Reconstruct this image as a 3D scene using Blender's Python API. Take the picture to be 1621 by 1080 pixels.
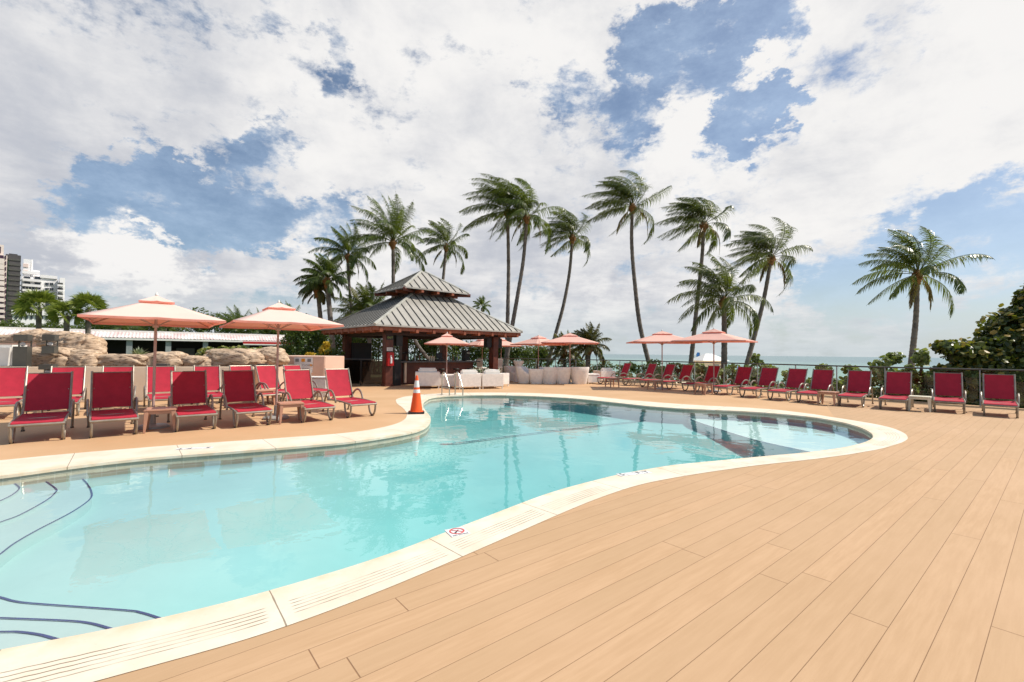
import bpy, bmesh, math, random
from mathutils import Vector, Matrix
import numpy as np
R = math.radians
scene = bpy.context.scene
for o in list(bpy.data.objects): bpy.data.objects.remove(o)
col = scene.collection

# ------------------------------------------------------------------ camera
F = 720.4; EYE = 1.55
cam_d = bpy.data.cameras.new('camera'); cam = bpy.data.objects.new('camera', cam_d); col.objects.link(cam)
cam_d.sensor_width = 36.0; cam_d.lens = 16.0; cam_d.clip_start = 0.05; cam_d.clip_end = 20000
CR = Matrix.Rotation(R(90 + 1.51), 3, 'X') @ Matrix.Rotation(0.0105, 3, 'Z')
cam.matrix_world = Matrix.Translation((0, 0, EYE)) @ CR.to_4x4()
scene.camera = cam

def ray(px, py):
    return CR @ Vector(((px - 810.5) / F, -(py - 540) / F, -1))
def G(px, py, z=0.0):                      # point of the photograph on the level z
    d = ray(px, py); t = (z - EYE) / d.z
    return Vector((d.x * t, d.y * t, z))
def W(px, py, Y):                          # point of the photograph at depth Y
    d = ray(px, py); t = Y / d.y
    return Vector((d.x * t, Y, EYE + d.z * t))

# ------------------------------------------------------------------ node helpers
def node(nt, t, **kw):
    n = nt.nodes.new(t)
    for k, v in kw.items(): setattr(n, k, v)
    return n
def setin(nt, sock, v):
    if isinstance(v, bpy.types.NodeSocket): nt.links.new(v, sock)
    else:
        if sock.type == 'RGBA' and not isinstance(v, (int, float)) and len(v) == 3: v = (*v, 1)
        sock.default_value = v
def mth(nt, op, a, b=0.0, c=0.0, clamp=False):
    n = node(nt, 'ShaderNodeMath', operation=op, use_clamp=clamp)
    setin(nt, n.inputs[0], a); setin(nt, n.inputs[1], b); setin(nt, n.inputs[2], c)
    return n.outputs[0]
def sstep(nt, v, a, b, o0=0.0, o1=1.0):
    n = node(nt, 'ShaderNodeMapRange', interpolation_type='SMOOTHSTEP')
    setin(nt, n.inputs[0], v); setin(nt, n.inputs[1], a); setin(nt, n.inputs[2], b)
    setin(nt, n.inputs[3], o0); setin(nt, n.inputs[4], o1)
    return n.outputs[0]
def mixc(nt, f, a, b, bt='MIX'):
    n = node(nt, 'ShaderNodeMix', data_type='RGBA', blend_type=bt)
    setin(nt, n.inputs[0], f); setin(nt, n.inputs[6], a); setin(nt, n.inputs[7], b)
    return n.outputs[2]
def noise(nt, vec, scale, detail=4, rough=0.55, dist=0.0):
    n = node(nt, 'ShaderNodeTexNoise'); n.inputs['Scale'].default_value = scale
    n.inputs['Detail'].default_value = detail; n.inputs['Roughness'].default_value = rough
    n.inputs['Distortion'].default_value = dist
    if vec is not None: nt.links.new(vec, n.inputs['Vector'])
    return n.outputs['Fac']
def vscale(nt, vec, s):
    n = node(nt, 'ShaderNodeVectorMath', operation='MULTIPLY'); setin(nt, n.inputs[0], vec); n.inputs[1].default_value = s
    return n.outputs[0]

# ------------------------------------------------------------------ world and sun
SUN_EL, SUN_AZ = 50.0, 4.0                 # azimuth measured from +X towards +Y
sd = Vector((math.cos(R(SUN_EL)) * math.cos(R(SUN_AZ)), math.cos(R(SUN_EL)) * math.sin(R(SUN_AZ)), math.sin(R(SUN_EL))))
sun_d = bpy.data.lights.new('sun', 'SUN'); sun_d.energy = 5.0; sun_d.angle = R(0.5); sun_d.color = (1.0, 0.93, 0.82)
sun = bpy.data.objects.new('sun', sun_d); col.objects.link(sun)
sun.rotation_euler = sd.to_track_quat('Z', 'Y').to_euler()

world = bpy.data.worlds.new('World'); scene.world = world; world.use_nodes = True
nt = world.node_tree; nt.nodes.clear()
wout = node(nt, 'ShaderNodeOutputWorld'); bg = node(nt, 'ShaderNodeBackground'); nt.links.new(bg.outputs[0], wout.inputs[0])
sky = node(nt, 'ShaderNodeTexSky', sky_type='NISHITA'); sky.sun_disc = False
sky.sun_elevation = R(SUN_EL); sky.sun_rotation = R(90 - SUN_AZ); sky.air_density = 1.0; sky.dust_density = 1.2; sky.ozone_density = 1.5
tc = node(nt, 'ShaderNodeTexCoord'); D = tc.outputs['Generated']
sep = node(nt, 'ShaderNodeSeparateXYZ'); nt.links.new(D, sep.inputs[0])
zc = mth(nt, 'MAXIMUM', sep.outputs[2], 0.0)
zden = mth(nt, 'ADD', zc, 0.16)
comb = node(nt, 'ShaderNodeCombineXYZ')
nt.links.new(mth(nt, 'DIVIDE', sep.outputs[0], zden), comb.inputs[0]); nt.links.new(mth(nt, 'DIVIDE', sep.outputs[1], zden), comb.inputs[1])
P = comb.outputs[0]                         # flat cloud layer coordinates
# ragged direction for the openings in the cloud
wn = node(nt, 'ShaderNodeTexNoise'); wn.inputs['Scale'].default_value = 6.0; wn.inputs['Detail'].default_value = 7; wn.inputs['Roughness'].default_value = .62
nt.links.new(D, wn.inputs['Vector'])
v1 = node(nt, 'ShaderNodeVectorMath', operation='SUBTRACT'); nt.links.new(wn.outputs['Color'], v1.inputs[0]); v1.inputs[1].default_value = (.5, .5, .5)
v2 = node(nt, 'ShaderNodeVectorMath', operation='MULTIPLY_ADD'); nt.links.new(v1.outputs[0], v2.inputs[0]); v2.inputs[1].default_value = (.17, .17, .17); nt.links.new(D, v2.inputs[2])
wn2 = node(nt, 'ShaderNodeTexNoise'); wn2.inputs['Scale'].default_value = 22.0; wn2.inputs['Detail'].default_value = 6; wn2.inputs['Roughness'].default_value = .65; nt.links.new(vscale(nt, D, (1, 1, 1.8)), wn2.inputs['Vector'])
v1b = node(nt, 'ShaderNodeVectorMath', operation='SUBTRACT'); nt.links.new(wn2.outputs['Color'], v1b.inputs[0]); v1b.inputs[1].default_value = (.5, .5, .5)
v2b = node(nt, 'ShaderNodeVectorMath', operation='MULTIPLY_ADD'); nt.links.new(v1b.outputs[0], v2b.inputs[0]); v2b.inputs[1].default_value = (.16, .16, .16); nt.links.new(v2.outputs[0], v2b.inputs[2])
v3 = node(nt, 'ShaderNodeVectorMath', operation='NORMALIZE'); nt.links.new(v2b.outputs[0], v3.inputs[0]); DW = v3.outputs[0]
def blobs(lst, src):
    acc = None
    for (px, py, rad, w) in lst:
        d = ray(px, py).normalized()
        n = node(nt, 'ShaderNodeVectorMath', operation='DOT_PRODUCT'); nt.links.new(src, n.inputs[0]); n.inputs[1].default_value = d
        v = sstep(nt, n.outputs['Value'], math.cos(R(rad)), 1.0, 0.0, w)
        acc = v if acc is None else mth(nt, 'ADD', acc, v)
    return acc
holes_ = blobs([(150, 318, 4.2, .9), (205, 300, 5, 1.1), (265, 318, 5, 1.1), (330, 330, 5, 1.1), (400, 342, 5, 1.3), (465, 345, 5, 1.3), (530, 345, 4.5, 1.2), (408, 238, 4, 1.0), (100, 350, 3, .7), (225, 262, 3.5, .7), (365, 250, 3, .5),
               (415, 8, 3, .5), (530, 72, 3, .6), (540, 138, 3, .6), (290, 40, 2.5, .3), (300, 405, 3, .6), (150, 450, 3, .5), (440, 475, 3.5, .5), (560, 400, 3, .3),
               (1075, 75, 6.5, 1.3), (1150, 45, 5.5, 1.3), (1215, 25, 4.5, 1.1), (1020, 60, 4.5, .9), (1120, 120, 4.5, .9), (1180, 190, 4.5, 1.2), (1140, 210, 3.5, .9), (1215, 178, 3, .8), (880, 122, 4.5, .75), (940, 150, 4.5, .65), (1000, 190, 4.5, .75),
               (1000, 250, 3.5, .5), (1110, 290, 3, .5), (1430, 268, 4, .4), (1590, 345, 6, .7), (1520, 430, 9, .8), (1590, 460, 11, .8), (1330, 440, 7, .6), (1290, 490, 6, .45), (1400, 500, 8, .4)], DW)
holes = mth(nt, 'MULTIPLY', mth(nt, 'MINIMUM', holes_, 1.35), .86)
puffs = blobs([(215, 395, 6.5, 1.0), (150, 385, 5, .7), (260, 420, 5, .9), (500, 355, 4.5, .8), (460, 372, 3.5, .5), (1088, 130, 3.2, .8), (1160, 55, 1.8, .9), (1090, 160, 3, .5), (920, 75, 6, .7), (840, 90, 4, .6), (1560, 515, 4, .35), (1510, 470, 3.5, .3), (700, 250, 16, .3), (1500, 180, 12, .5)], DW)
n1 = noise(nt, P, 1.3, 8, .6, .15); n2 = noise(nt, P, 5.5, 7, .62, .2)
n5 = noise(nt, D, 26.0, 6, .62, .3)
n6 = noise(nt, vscale(nt, D, (1, 1, 2.0)), 6.5, 9, .68, .1)
dens = mth(nt, 'ADD', mth(nt, 'ADD', mth(nt, 'MULTIPLY', n1, 1.0), mth(nt, 'MULTIPLY', n6, 4.0)), mth(nt, 'ADD', mth(nt, 'MULTIPLY', n5, 1.5), mth(nt, 'MULTIPLY', n2, .8)))
back = sstep(nt, sep.outputs[1], .12, .52, 1.6, 0.0)      # unseen sky overhead and behind cleared of cloud to lower the ambient light
dens = mth(nt, 'ADD', mth(nt, 'SUBTRACT', mth(nt, 'SUBTRACT', dens, 3.65 - .60), mth(nt, 'ADD', mth(nt, 'MULTIPLY', holes, 1.12), back)), mth(nt, 'MULTIPLY', puffs, .5))
mask = sstep(nt, dens, -.55, .50)
# cloud brightness: bright tops, grey undersides
n3 = noise(nt, D, 2.6, 8, .62, .25); n4 = noise(nt, P, 2.2, 8, .64, .15)
br = mth(nt, 'SUBTRACT', mth(nt, 'ADD', mth(nt, 'MULTIPLY', n3, .95), mth(nt, 'MULTIPLY', n4, .75)), .37)
br = mth(nt, 'ADD', br, mth(nt, 'MULTIPLY', sep.outputs[0], .09))
elev = sstep(nt, sep.outputs[2], 0.0, .42)
br = mth(nt, 'ADD', br, mth(nt, 'MULTIPLY', elev, .12))
br = mth(nt, 'ADD', br, mth(nt, 'MULTIPLY', blobs([(215, 385, 6, 1.9), (260, 410, 4.5, 1.0), (160, 390, 4, .8), (500, 358, 4, 1.3), (840, 500, 4, .8), (960, 480, 4, .6), (1400, 120, 24, .9), (1100, 130, 10, .6), (600, 150, 25, .3), (900, 90, 7, .4)], DW), .17))
ccol = mixc(nt, sstep(nt, br, .26, .80), (.52, .545, .61), (.93, .915, .90))
skyc = node(nt, 'ShaderNodeVectorMath', operation='SCALE'); nt.links.new(sky.outputs[0], skyc.inputs[0]); skyc.inputs['Scale'].default_value = 0.11
# thin veil of high cloud over the blue
veil = sstep(nt, n6, .25, .75, .04, .50)
blue = mixc(nt, veil, skyc.outputs[0], (.62, .78, .98))
hz = sstep(nt, sep.outputs[2], -.01, .14, .80, 0.0)
allc = mixc(nt, mask, blue, ccol)
allc = mixc(nt, hz, allc, (.585, .655, .68))
nt.links.new(allc, bg.inputs[0]); bg.inputs[1].default_value = 1.0
world.cycles.sampling_method = 'MANUAL'; world.cycles.sample_map_resolution = 512

vs = scene.view_settings; vs.view_transform = 'Standard'; vs.look = 'None'; vs.exposure = 0.0; vs.gamma = 1
scene.cycles.max_bounces = 8; scene.cycles.transparent_max_bounces = 24; scene.cycles.caustics_reflective = False; scene.cycles.caustics_refractive = False

# ------------------------------------------------------------------ materials
M = {}
def mat(name, c, rough=.6, metal=0.0, var=.12, vs_=3.0, bump=0.0, bs=40.0, c2=None, spec=.5, trans=0.0, tcol=None):
    m = bpy.data.materials.new(name); m.use_nodes = True; nt = m.node_tree
    b = nt.nodes['Principled BSDF']; tc = node(nt, 'ShaderNodeTexCoord'); O = tc.outputs['Object']
    f = noise(nt, O, vs_, 5, .6)
    c2 = c2 or tuple(x * (1 - var * 2) for x in c)
    cc = mixc(nt, sstep(nt, f, .3, .7), c2, c)
    nt.links.new(cc, b.inputs['Base Color']); b.inputs['Roughness'].default_value = rough; b.inputs['Metallic'].default_value = metal
    b.inputs['Specular IOR Level'].default_value = spec
    if bump:
        bn = node(nt, 'ShaderNodeBump'); bn.inputs['Strength'].default_value = bump; bn.inputs['Distance'].default_value = .01
        nt.links.new(noise(nt, O, bs, 5, .6), bn.inputs['Height']); nt.links.new(bn.outputs[0], b.inputs['Normal'])
    if trans:
        tr = node(nt, 'ShaderNodeBsdfTranslucent'); setin(nt, tr.inputs[0], tcol or c)
        mx = node(nt, 'ShaderNodeMixShader'); mx.inputs[0].default_value = trans
        nt.links.new(b.outputs[0], mx.inputs[1]); nt.links.new(tr.outputs[0], mx.inputs[2])
        nt.links.new(mx.outputs[0], nt.nodes['Material Output'].inputs[0])
    M[name] = m
    return m

mat('red_sling', (.45, .022, .046), .8, var=.08, bump=.25, bs=260, vs_=6, spec=.35)
mat('frame_metal', (.36, .32, .26), .38, .35, var=.15, vs_=9)
mat('rubber', (.02, .02, .02), .7)
mat('table_plastic', (.50, .27, .18), .55, var=.08, vs_=5)
mat('cream_plastic', (.72, .66, .52), .5, var=.06)
mat('canopy_fabric', (.94, .76, .66), .85, var=.03, vs_=1.5, bump=.15, bs=180, trans=.28, tcol=(.95, .30, .18))
mat('canopy_far', (.90, .60, .50), .85, var=.03, vs_=1.5, bump=.15, bs=180, trans=.28, tcol=(.95, .34, .22))
mat('hem_fabric', (.86, .36, .28), .85, trans=.3, tcol=(.95, .35, .25))
mat('pole_wood', (.50, .34, .30), .5, var=.1)
mat('white_metal', (.75, .75, .72), .4)
mat('umbrella_base', (.42, .42, .40), .5, .2)
mat('white_wicker', (.90, .84, .78), .7, var=.06, vs_=8, bump=.6, bs=120)
mat('white_cushion', (.86, .83, .78), .85, var=.04, vs_=4, bump=.2, bs=30)
mat('cone_orange', (.95, .11, .012), .5, var=.05)
mat('cone_white', (.85, .84, .80), .35, var=.06, vs_=20)
mat('cone_black', (.025, .022, .022), .6)
mat('steel', (.50, .47, .40), .28, .9, var=.1)
mat('bar_wood', (.13, .034, .018), .5, var=.2, vs_=3, c2=(.065, .016, .010))
mat('rafter_wood', (.30, .085, .038), .6, var=.2, vs_=2)
mat('dark_wood', (.035, .012, .008), .55)
mat('counter_stone', (.10, .10, .105), .3, var=.2, vs_=14)
mat('black', (.012, .012, .013), .5)
mat('roof_seam', (.03, .03, .026), .5)
mat('roof_ridge', (.44, .43, .38), .45, .2)
mat('peach_wall', (.74, .50, .38), .85, var=.06, vs_=2, bump=.3, bs=60)
mat('cream_wall', (.80, .66, .50), .85, var=.07, vs_=1.5, bump=.3, bs=60)
mat('lamp_grey', (.10, .10, .09), .4, .3)
mat('lamp_bulb', (.85, .85, .82), .15)
mat('white_paint', (.80, .78, .74), .5, var=.06)
mat('pale_pink', (.78, .62, .56), .6, var=.06)
mat('roof_tile', (.80, .74, .70), .6, var=.2, vs_=.8, c2=(.60, .42, .40))
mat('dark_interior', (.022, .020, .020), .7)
mat('grey_post', (.32, .35, .35), .6)
mat('awning_red', (.50, .02, .02), .8)
mat('trunk', (.21, .18, .155), .9, var=.25, vs_=4, bump=.8, bs=12)
mat('husk', (.30, .15, .05), .8, var=.3, vs_=12)
mat('branch', (.14, .10, .075), .9)
mat('hotel_white', (.82, .80, .80), .7, var=.03)
mat('hotel_beige', (.70, .60, .54), .7, var=.03)
mat('hotel_dark', (.075, .07, .072), .5, var=.3, vs_=.08, c2=(.035, .033, .035))
mat('window_dark', (.035, .04, .05), .15)
mat('window_plum', (.05, .018, .045), .3)
mat('net_green', (.03, .28, .10), .8)
mat('sign_white', (.80, .80, .80), .5)
mat('ink', (.03, .03, .035), .6)
mat('ink_grey', (.25, .24, .24), .6)
mat('sign_orange', (.85, .35, .03), .6)
mat('sign_red', (.70, .10, .10), .6)
mat('box_red', (.50, .01, .01), .35)
mat('exit_glow', (.30, .42, .10), .5)
mat('bottle_amber', (.22, .07, .01), .15)
mat('bottle_green', (.02, .10, .04), .15)
mat('bottle_clear', (.55, .6, .6), .1)
mat('yellow_leaf', (.80, .42, .01), .6, var=.2, vs_=6, trans=.3)
mat('blue_tile', (.010, .022, .16), .25, var=.2, vs_=20)
mat('beach_canvas', (.66, .80, .74), .8, trans=.3)
mat('beach_blue', (.05, .22, .60), .7)
mat('grate_pink', (.62, .50, .50), .5)

def leafmat(name, c, c2, scale=2.2, tr=.30, gl=.35):
    m = bpy.data.materials.new(name); m.use_nodes = True; nt = m.node_tree; nt.nodes.clear()
    out = node(nt, 'ShaderNodeOutputMaterial'); tc = node(nt, 'ShaderNodeTexCoord'); g = node(nt, 'ShaderNodeNewGeometry')
    f = mth(nt, 'ADD', mth(nt, 'MULTIPLY', noise(nt, tc.outputs['Object'], scale, 3), .6), mth(nt, 'MULTIPLY', g.outputs['Random Per Island'], .45))
    cc = mixc(nt, sstep(nt, f, .25, .85), c, c2)
    pb = node(nt, 'ShaderNodeBsdfPrincipled'); nt.links.new(cc, pb.inputs['Base Color']); pb.inputs['Roughness'].default_value = gl; pb.inputs['Specular IOR Level'].default_value = .4
    tl = node(nt, 'ShaderNodeBsdfTranslucent'); nt.links.new(mixc(nt, .5, cc, (.35, .45, .03)), tl.inputs[0])
    mx = node(nt, 'ShaderNodeMixShader'); mx.inputs[0].default_value = tr
    nt.links.new(pb.outputs[0], mx.inputs[1]); nt.links.new(tl.outputs[0], mx.inputs[2]); nt.links.new(mx.outputs[0], out.inputs[0])
    M[name] = m
leafmat('palm_leaf', (.022, .042, .010), (.095, .115, .032), .9, .30)
leafmat('palm_leaf_green', (.024, .052, .010), (.12, .16, .035), .9, .32)
leafmat('palm_leaf_dry', (.045, .05, .015), (.24, .20, .07), .9)
leafmat('dry_leaf', (.10, .065, .03), (.30, .20, .09), .9)
leafmat('fan_leaf', (.05, .085, .015), (.26, .30, .06), 1.5)
leafmat('bush_dark', (.018, .045, .008), (.075, .14, .018), 1.6)
leafmat('bush_mid', (.03, .06, .012), (.12, .16, .03), 1.2)
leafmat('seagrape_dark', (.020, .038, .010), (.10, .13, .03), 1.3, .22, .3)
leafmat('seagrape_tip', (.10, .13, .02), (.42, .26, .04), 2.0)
leafmat('hedge_leaf', (.06, .10, .02), (.34, .34, .10), 2.5)
leafmat('seagrape_light', (.11, .16, .05), (.34, .38, .14), 1.3)
leafmat('agave_leaf', (.16, .22, .14), (.40, .44, .34), 1.5)
leafmat('yellow_frond', (.45, .30, .02), (.70, .45, .04), 1.5)

# metal roof
m = mat('roof_metal', (.44, .415, .37), .42, .25, var=.10, vs_=1.0, bump=.1, bs=6)
# canopy underside etc share fabric

# deck material: boards laid at 39 deg on the near side, smooth textured paving on the far side
def deck_material():
    m = bpy.data.materials.new('deck_boards'); m.use_nodes = True; nt = m.node_tree; b = nt.nodes['Principled BSDF']
    g = node(nt, 'ShaderNodeNewGeometry'); s = node(nt, 'ShaderNodeSeparateXYZ'); nt.links.new(g.outputs['Position'], s.inputs[0])
    dx, dy = Vector((1.219, 1)).normalized()
    al = mth(nt, 'ADD', mth(nt, 'MULTIPLY', s.outputs[0], dx), mth(nt, 'MULTIPLY', s.outputs[1], dy))
    ac = mth(nt, 'ADD', mth(nt, 'MULTIPLY', s.outputs[0], -dy), mth(nt, 'MULTIPLY', s.outputs[1], dx))
    acw = mth(nt, 'DIVIDE', mth(nt, 'ADD', ac, 50.02), .185)
    idx = mth(nt, 'FLOOR', acw); fr = mth(nt, 'SUBTRACT', acw, idx)
    ed = mth(nt, 'MINIMUM', fr, mth(nt, 'SUBTRACT', 1.0, fr))
    gap = sstep(nt, ed, .004, .014, 1.0, 0.0)
    wn = node(nt, 'ShaderNodeTexWhiteNoise', noise_dimensions='1D'); nt.links.new(idx, wn.inputs['W'])
    off = mth(nt, 'ADD', mth(nt, 'DIVIDE', mth(nt, 'ADD', al, 60.0), 4.9), mth(nt, 'MULTIPLY', wn.outputs['Value'], 7.0))
    jx = mth(nt, 'FLOOR', off); jf = mth(nt, 'SUBTRACT', off, jx)
    jd = mth(nt, 'MINIMUM', jf, mth(nt, 'SUBTRACT', 1.0, jf))
    jgap = sstep(nt, jd, .0004, .0009, 1.0, 0.0)
    gaps = mth(nt, 'MAXIMUM', gap, jgap)
    w2 = node(nt, 'ShaderNodeTexWhiteNoise', noise_dimensions='2D'); cb = node(nt, 'ShaderNodeCombineXYZ'); nt.links.new(idx, cb.inputs[0]); nt.links.new(jx, cb.inputs[1]); nt.links.new(cb.outputs[0], w2.inputs['Vector'])
    # region: boards to the right of / in front of the pool
    side = mth(nt, 'SUBTRACT', mth(nt, 'MULTIPLY', s.outputs[0], 1.0), mth(nt, 'MULTIPLY', s.outputs[1], .62))   # far paving lies left of this line
    region = sstep(nt, side, 1.0, 1.02); nearr = sstep(nt, mth(nt, 'SUBTRACT', s.outputs[1], mth(nt, 'MULTIPLY', s.outputs[0], .6)), 4.9, 4.92, 1.0, 0.0)
    region = mth(nt, 'MAXIMUM', region, nearr)
    gaps = mth(nt, 'MULTIPLY', gaps, region)
    # grain stretched along the boards
    gv = node(nt, 'ShaderNodeCombineXYZ'); nt.links.new(mth(nt, 'MULTIPLY', al, 2.2), gv.inputs[0]); nt.links.new(mth(nt, 'MULTIPLY', ac, 26.0), gv.inputs[1]); nt.links.new(mth(nt, 'MULTIPLY', idx, 3.7), gv.inputs[2])
    gr = noise(nt, gv.outputs[0], 1.0, 6, .65); bl = noise(nt, g.outputs['Position'], .55, 5, .6); sp = noise(nt, gv.outputs[0], .35, 4, .6)
    wood = mixc(nt, sstep(nt, gr, .3, .75), (.465, .295, .165), (.535, .35, .205))
    wood = mixc(nt, mth(nt, 'MULTIPLY', sstep(nt, w2.outputs['Value'], 0, 1), .55), wood, (.44, .29, .165))
    wood = mixc(nt, sstep(nt, bl, .35, .75, 0, .4), wood, (.56, .37, .23))
    pave = mixc(nt, sstep(nt, bl, .3, .7), (.52, .325, .175), (.58, .375, .215))
    stain = sstep(nt, sp, .66, .8, 0, .3)
    wood = mixc(nt, stain, wood, (.35, .22, .13))
    c = mixc(nt, region, pave, wood); c = mixc(nt, mth(nt, 'MULTIPLY', gaps, .72), c, (.18, .085, .04))
    nt.links.new(c, b.inputs['Base Color']); b.inputs['Roughness'].default_value = .72
    b.inputs['Specular IOR Level'].default_value = .25
    bp = node(nt, 'ShaderNodeBump'); bp.inputs['Strength'].default_value = .6; bp.inputs['Distance'].default_value = .004
    nt.links.new(mth(nt, 'SUBTRACT', mth(nt, 'MULTIPLY', gr, .35), gaps), bp.inputs['Height']); nt.links.new(bp.outputs[0], b.inputs['Normal'])
    return m
M['deck'] = deck_material()

def coping_material():
    m = bpy.data.materials.new('coping_stone'); m.use_nodes = True; nt = m.node_tree; b = nt.nodes['Principled BSDF']
    uv = node(nt, 'ShaderNodeUVMap'); s = node(nt, 'ShaderNodeSeparateXYZ'); nt.links.new(uv.outputs[0], s.inputs[0])
    U, V = s.outputs[0], s.outputs[1]; g = node(nt, 'ShaderNodeNewGeometry'); Pn = g.outputs['Position']
    cell = mth(nt, 'DIVIDE', U, 1.22); ci = mth(nt, 'FLOOR', cell); cf = mth(nt, 'SUBTRACT', cell, ci)
    jd = mth(nt, 'MINIMUM', cf, mth(nt, 'SUBTRACT', 1.0, cf))
    wob = mth(nt, 'MULTIPLY', noise(nt, Pn, 9, 4), .004)
    joint = sstep(nt, mth(nt, 'SUBTRACT', jd, wob), .0006, .0022, .75, 0.0)
    # five drain slots in the middle of each stone
    t = mth(nt, 'DIVIDE', mth(nt, 'SUBTRACT', V, .40), .082); ti = mth(nt, 'FLOOR', t); tf = mth(nt, 'SUBTRACT', t, ti)
    inr = mth(nt, 'MULTIPLY', mth(nt, 'GREATER_THAN', t, 0.0), mth(nt, 'LESS_THAN', t, 5.0))
    line = sstep(nt, mth(nt, 'ABSOLUTE', mth(nt, 'SUBTRACT', tf, .5)), .05, .14, 1.0, 0.0)
    ends = sstep(nt, mth(nt, 'ABSOLUTE', mth(nt, 'SUBTRACT', cf, .5)), .43, .46, 1.0, 0.0)
    w = noise(nt, Pn, 3.0, 3); faint = sstep(nt, w, .35, .65, .2, .9)
    sec = node(nt, 'ShaderNodeTexWhiteNoise', noise_dimensions='1D'); nt.links.new(ci, sec.inputs['W']); on = mth(nt, 'GREATER_THAN', sec.outputs['Value'], .12)
    ps = node(nt, 'ShaderNodeSeparateXYZ'); nt.links.new(Pn, ps.inputs[0])
    near = mth(nt, 'LESS_THAN', mth(nt, 'SUBTRACT', ps.outputs[1], mth(nt, 'MULTIPLY', ps.outputs[0], .6)), 5.2)   # drain slots only in the near kerb stones
    on = mth(nt, 'MULTIPLY', on, near)
    slots = mth(nt, 'MULTIPLY', mth(nt, 'MULTIPLY', inr, line), mth(nt, 'MULTIPLY', mth(nt, 'MULTIPLY', ends, on), faint))
    c = mixc(nt, sstep(nt, noise(nt, Pn, 1.6, 6, .65), .3, .7), (.67, .575, .45), (.755, .69, .575))
    edge = sstep(nt, V, .0, .30, .55, 0.0); c = mixc(nt, mth(nt, 'MULTIPLY', edge, sstep(nt, noise(nt, Pn, 5, 5), .35, .65)), c, (.66, .47, .28))
    pit = sstep(nt, noise(nt, Pn, 60, 3), .66, .72, 0, .35); c = mixc(nt, pit, c, (.55, .45, .32))
    c = mixc(nt, mth(nt, 'MAXIMUM', joint, slots), c, (.16, .11, .06))
    nt.links.new(c, b.inputs['Base Color']); b.inputs['Roughness'].default_value = .75; b.inputs['Specular IOR Level'].default_value = .3
    bp = node(nt, 'ShaderNodeBump'); bp.inputs['Strength'].default_value = .5; bp.inputs['Distance'].default_value = .006
    nt.links.new(mth(nt, 'SUBTRACT', mth(nt, 'MULTIPLY', noise(nt, Pn, 30, 4), .4), mth(nt, 'MAXIMUM', joint, slots)), bp.inputs['Height']); nt.links.new(bp.outputs[0], b.inputs['Normal'])
    return m
M['coping'] = coping_material()

def tile_band():
    m = bpy.data.materials.new('waterline_tile'); m.use_nodes = True; nt = m.node_tree; b = nt.nodes['Principled BSDF']
    uv = node(nt, 'ShaderNodeUVMap'); br = node(nt, 'ShaderNodeTexBrick'); nt.links.new(uv.outputs[0], br.inputs['Vector'])
    br.offset = 0; br.inputs['Scale'].default_value = 1; br.inputs['Brick Width'].default_value = .15; br.inputs['Row Height'].default_value = .075; br.inputs['Mortar Size'].default_value = .004
    br.inputs['Color1'].default_value = (.36, .33, .25, 1); br.inputs['Color2'].default_value = (.44, .39, .29, 1); br.inputs['Mortar'].default_value = (.5, .46, .38, 1)
    nt.links.new(br.outputs[0], b.inputs['Base Color']); b.inputs['Roughness'].default_value = .3
    return m
M['tile_band'] = tile_band()
mat('pool_plaster', (.42, .53, .51), .8, var=.03, vs_=1.2)
mat('shelf_plaster', (.70, .69, .65), .8, var=.04, vs_=1.2)

def water_material():
    m = bpy.data.materials.new('pool_water'); m.use_nodes = True; nt = m.node_tree; nt.nodes.clear()
    out = node(nt, 'ShaderNodeOutputMaterial')
    gl = node(nt, 'ShaderNodeBsdfGlossy'); gl.inputs['Roughness'].default_value = 0.0; gl.inputs[0].default_value = (1, 1, 1, 1)
    tr = node(nt, 'ShaderNodeBsdfTransparent'); tr.inputs[0].default_value = (1, 1, 1, 1)
    fr = node(nt, 'ShaderNodeFresnel'); fr.inputs['IOR'].default_value = 1.33
    g = node(nt, 'ShaderNodeNewGeometry')
    sx = vscale(nt, g.outputs['Position'], (1.0, 1.0, 1.0))
    h = mth(nt, 'ADD', noise(nt, sx, 1.7, 2, .5, .3), mth(nt, 'MULTIPLY', noise(nt, sx, 6.0, 2, .5, .5), .12))
    bp = node(nt, 'ShaderNodeBump'); bp.inputs['Strength'].default_value = 1.0; bp.inputs['Distance'].default_value = .006; nt.links.new(h, bp.inputs['Height'])
    nt.links.new(bp.outputs[0], gl.inputs['Normal']); nt.links.new(bp.outputs[0], fr.inputs['Normal'])
    mx = node(nt, 'ShaderNodeMixShader'); nt.links.new(mth(nt, 'MULTIPLY', fr.outputs[0], mth(nt, 'SUBTRACT', 1.0, g.outputs['Backfacing'])), mx.inputs[0]); nt.links.new(tr.outputs[0], mx.inputs[1]); nt.links.new(gl.outputs[0], mx.inputs[2])
    nt.links.new(mx.outputs[0], out.inputs[0])
    va = node(nt, 'ShaderNodeVolumeAbsorption'); va.inputs['Color'].default_value = (.10, .86, .90, 1); va.inputs['Density'].default_value = .34
    nt.links.new(va.outputs[0], out.inputs['Volume'])
    return m
M['pool_water'] = water_material()

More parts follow.
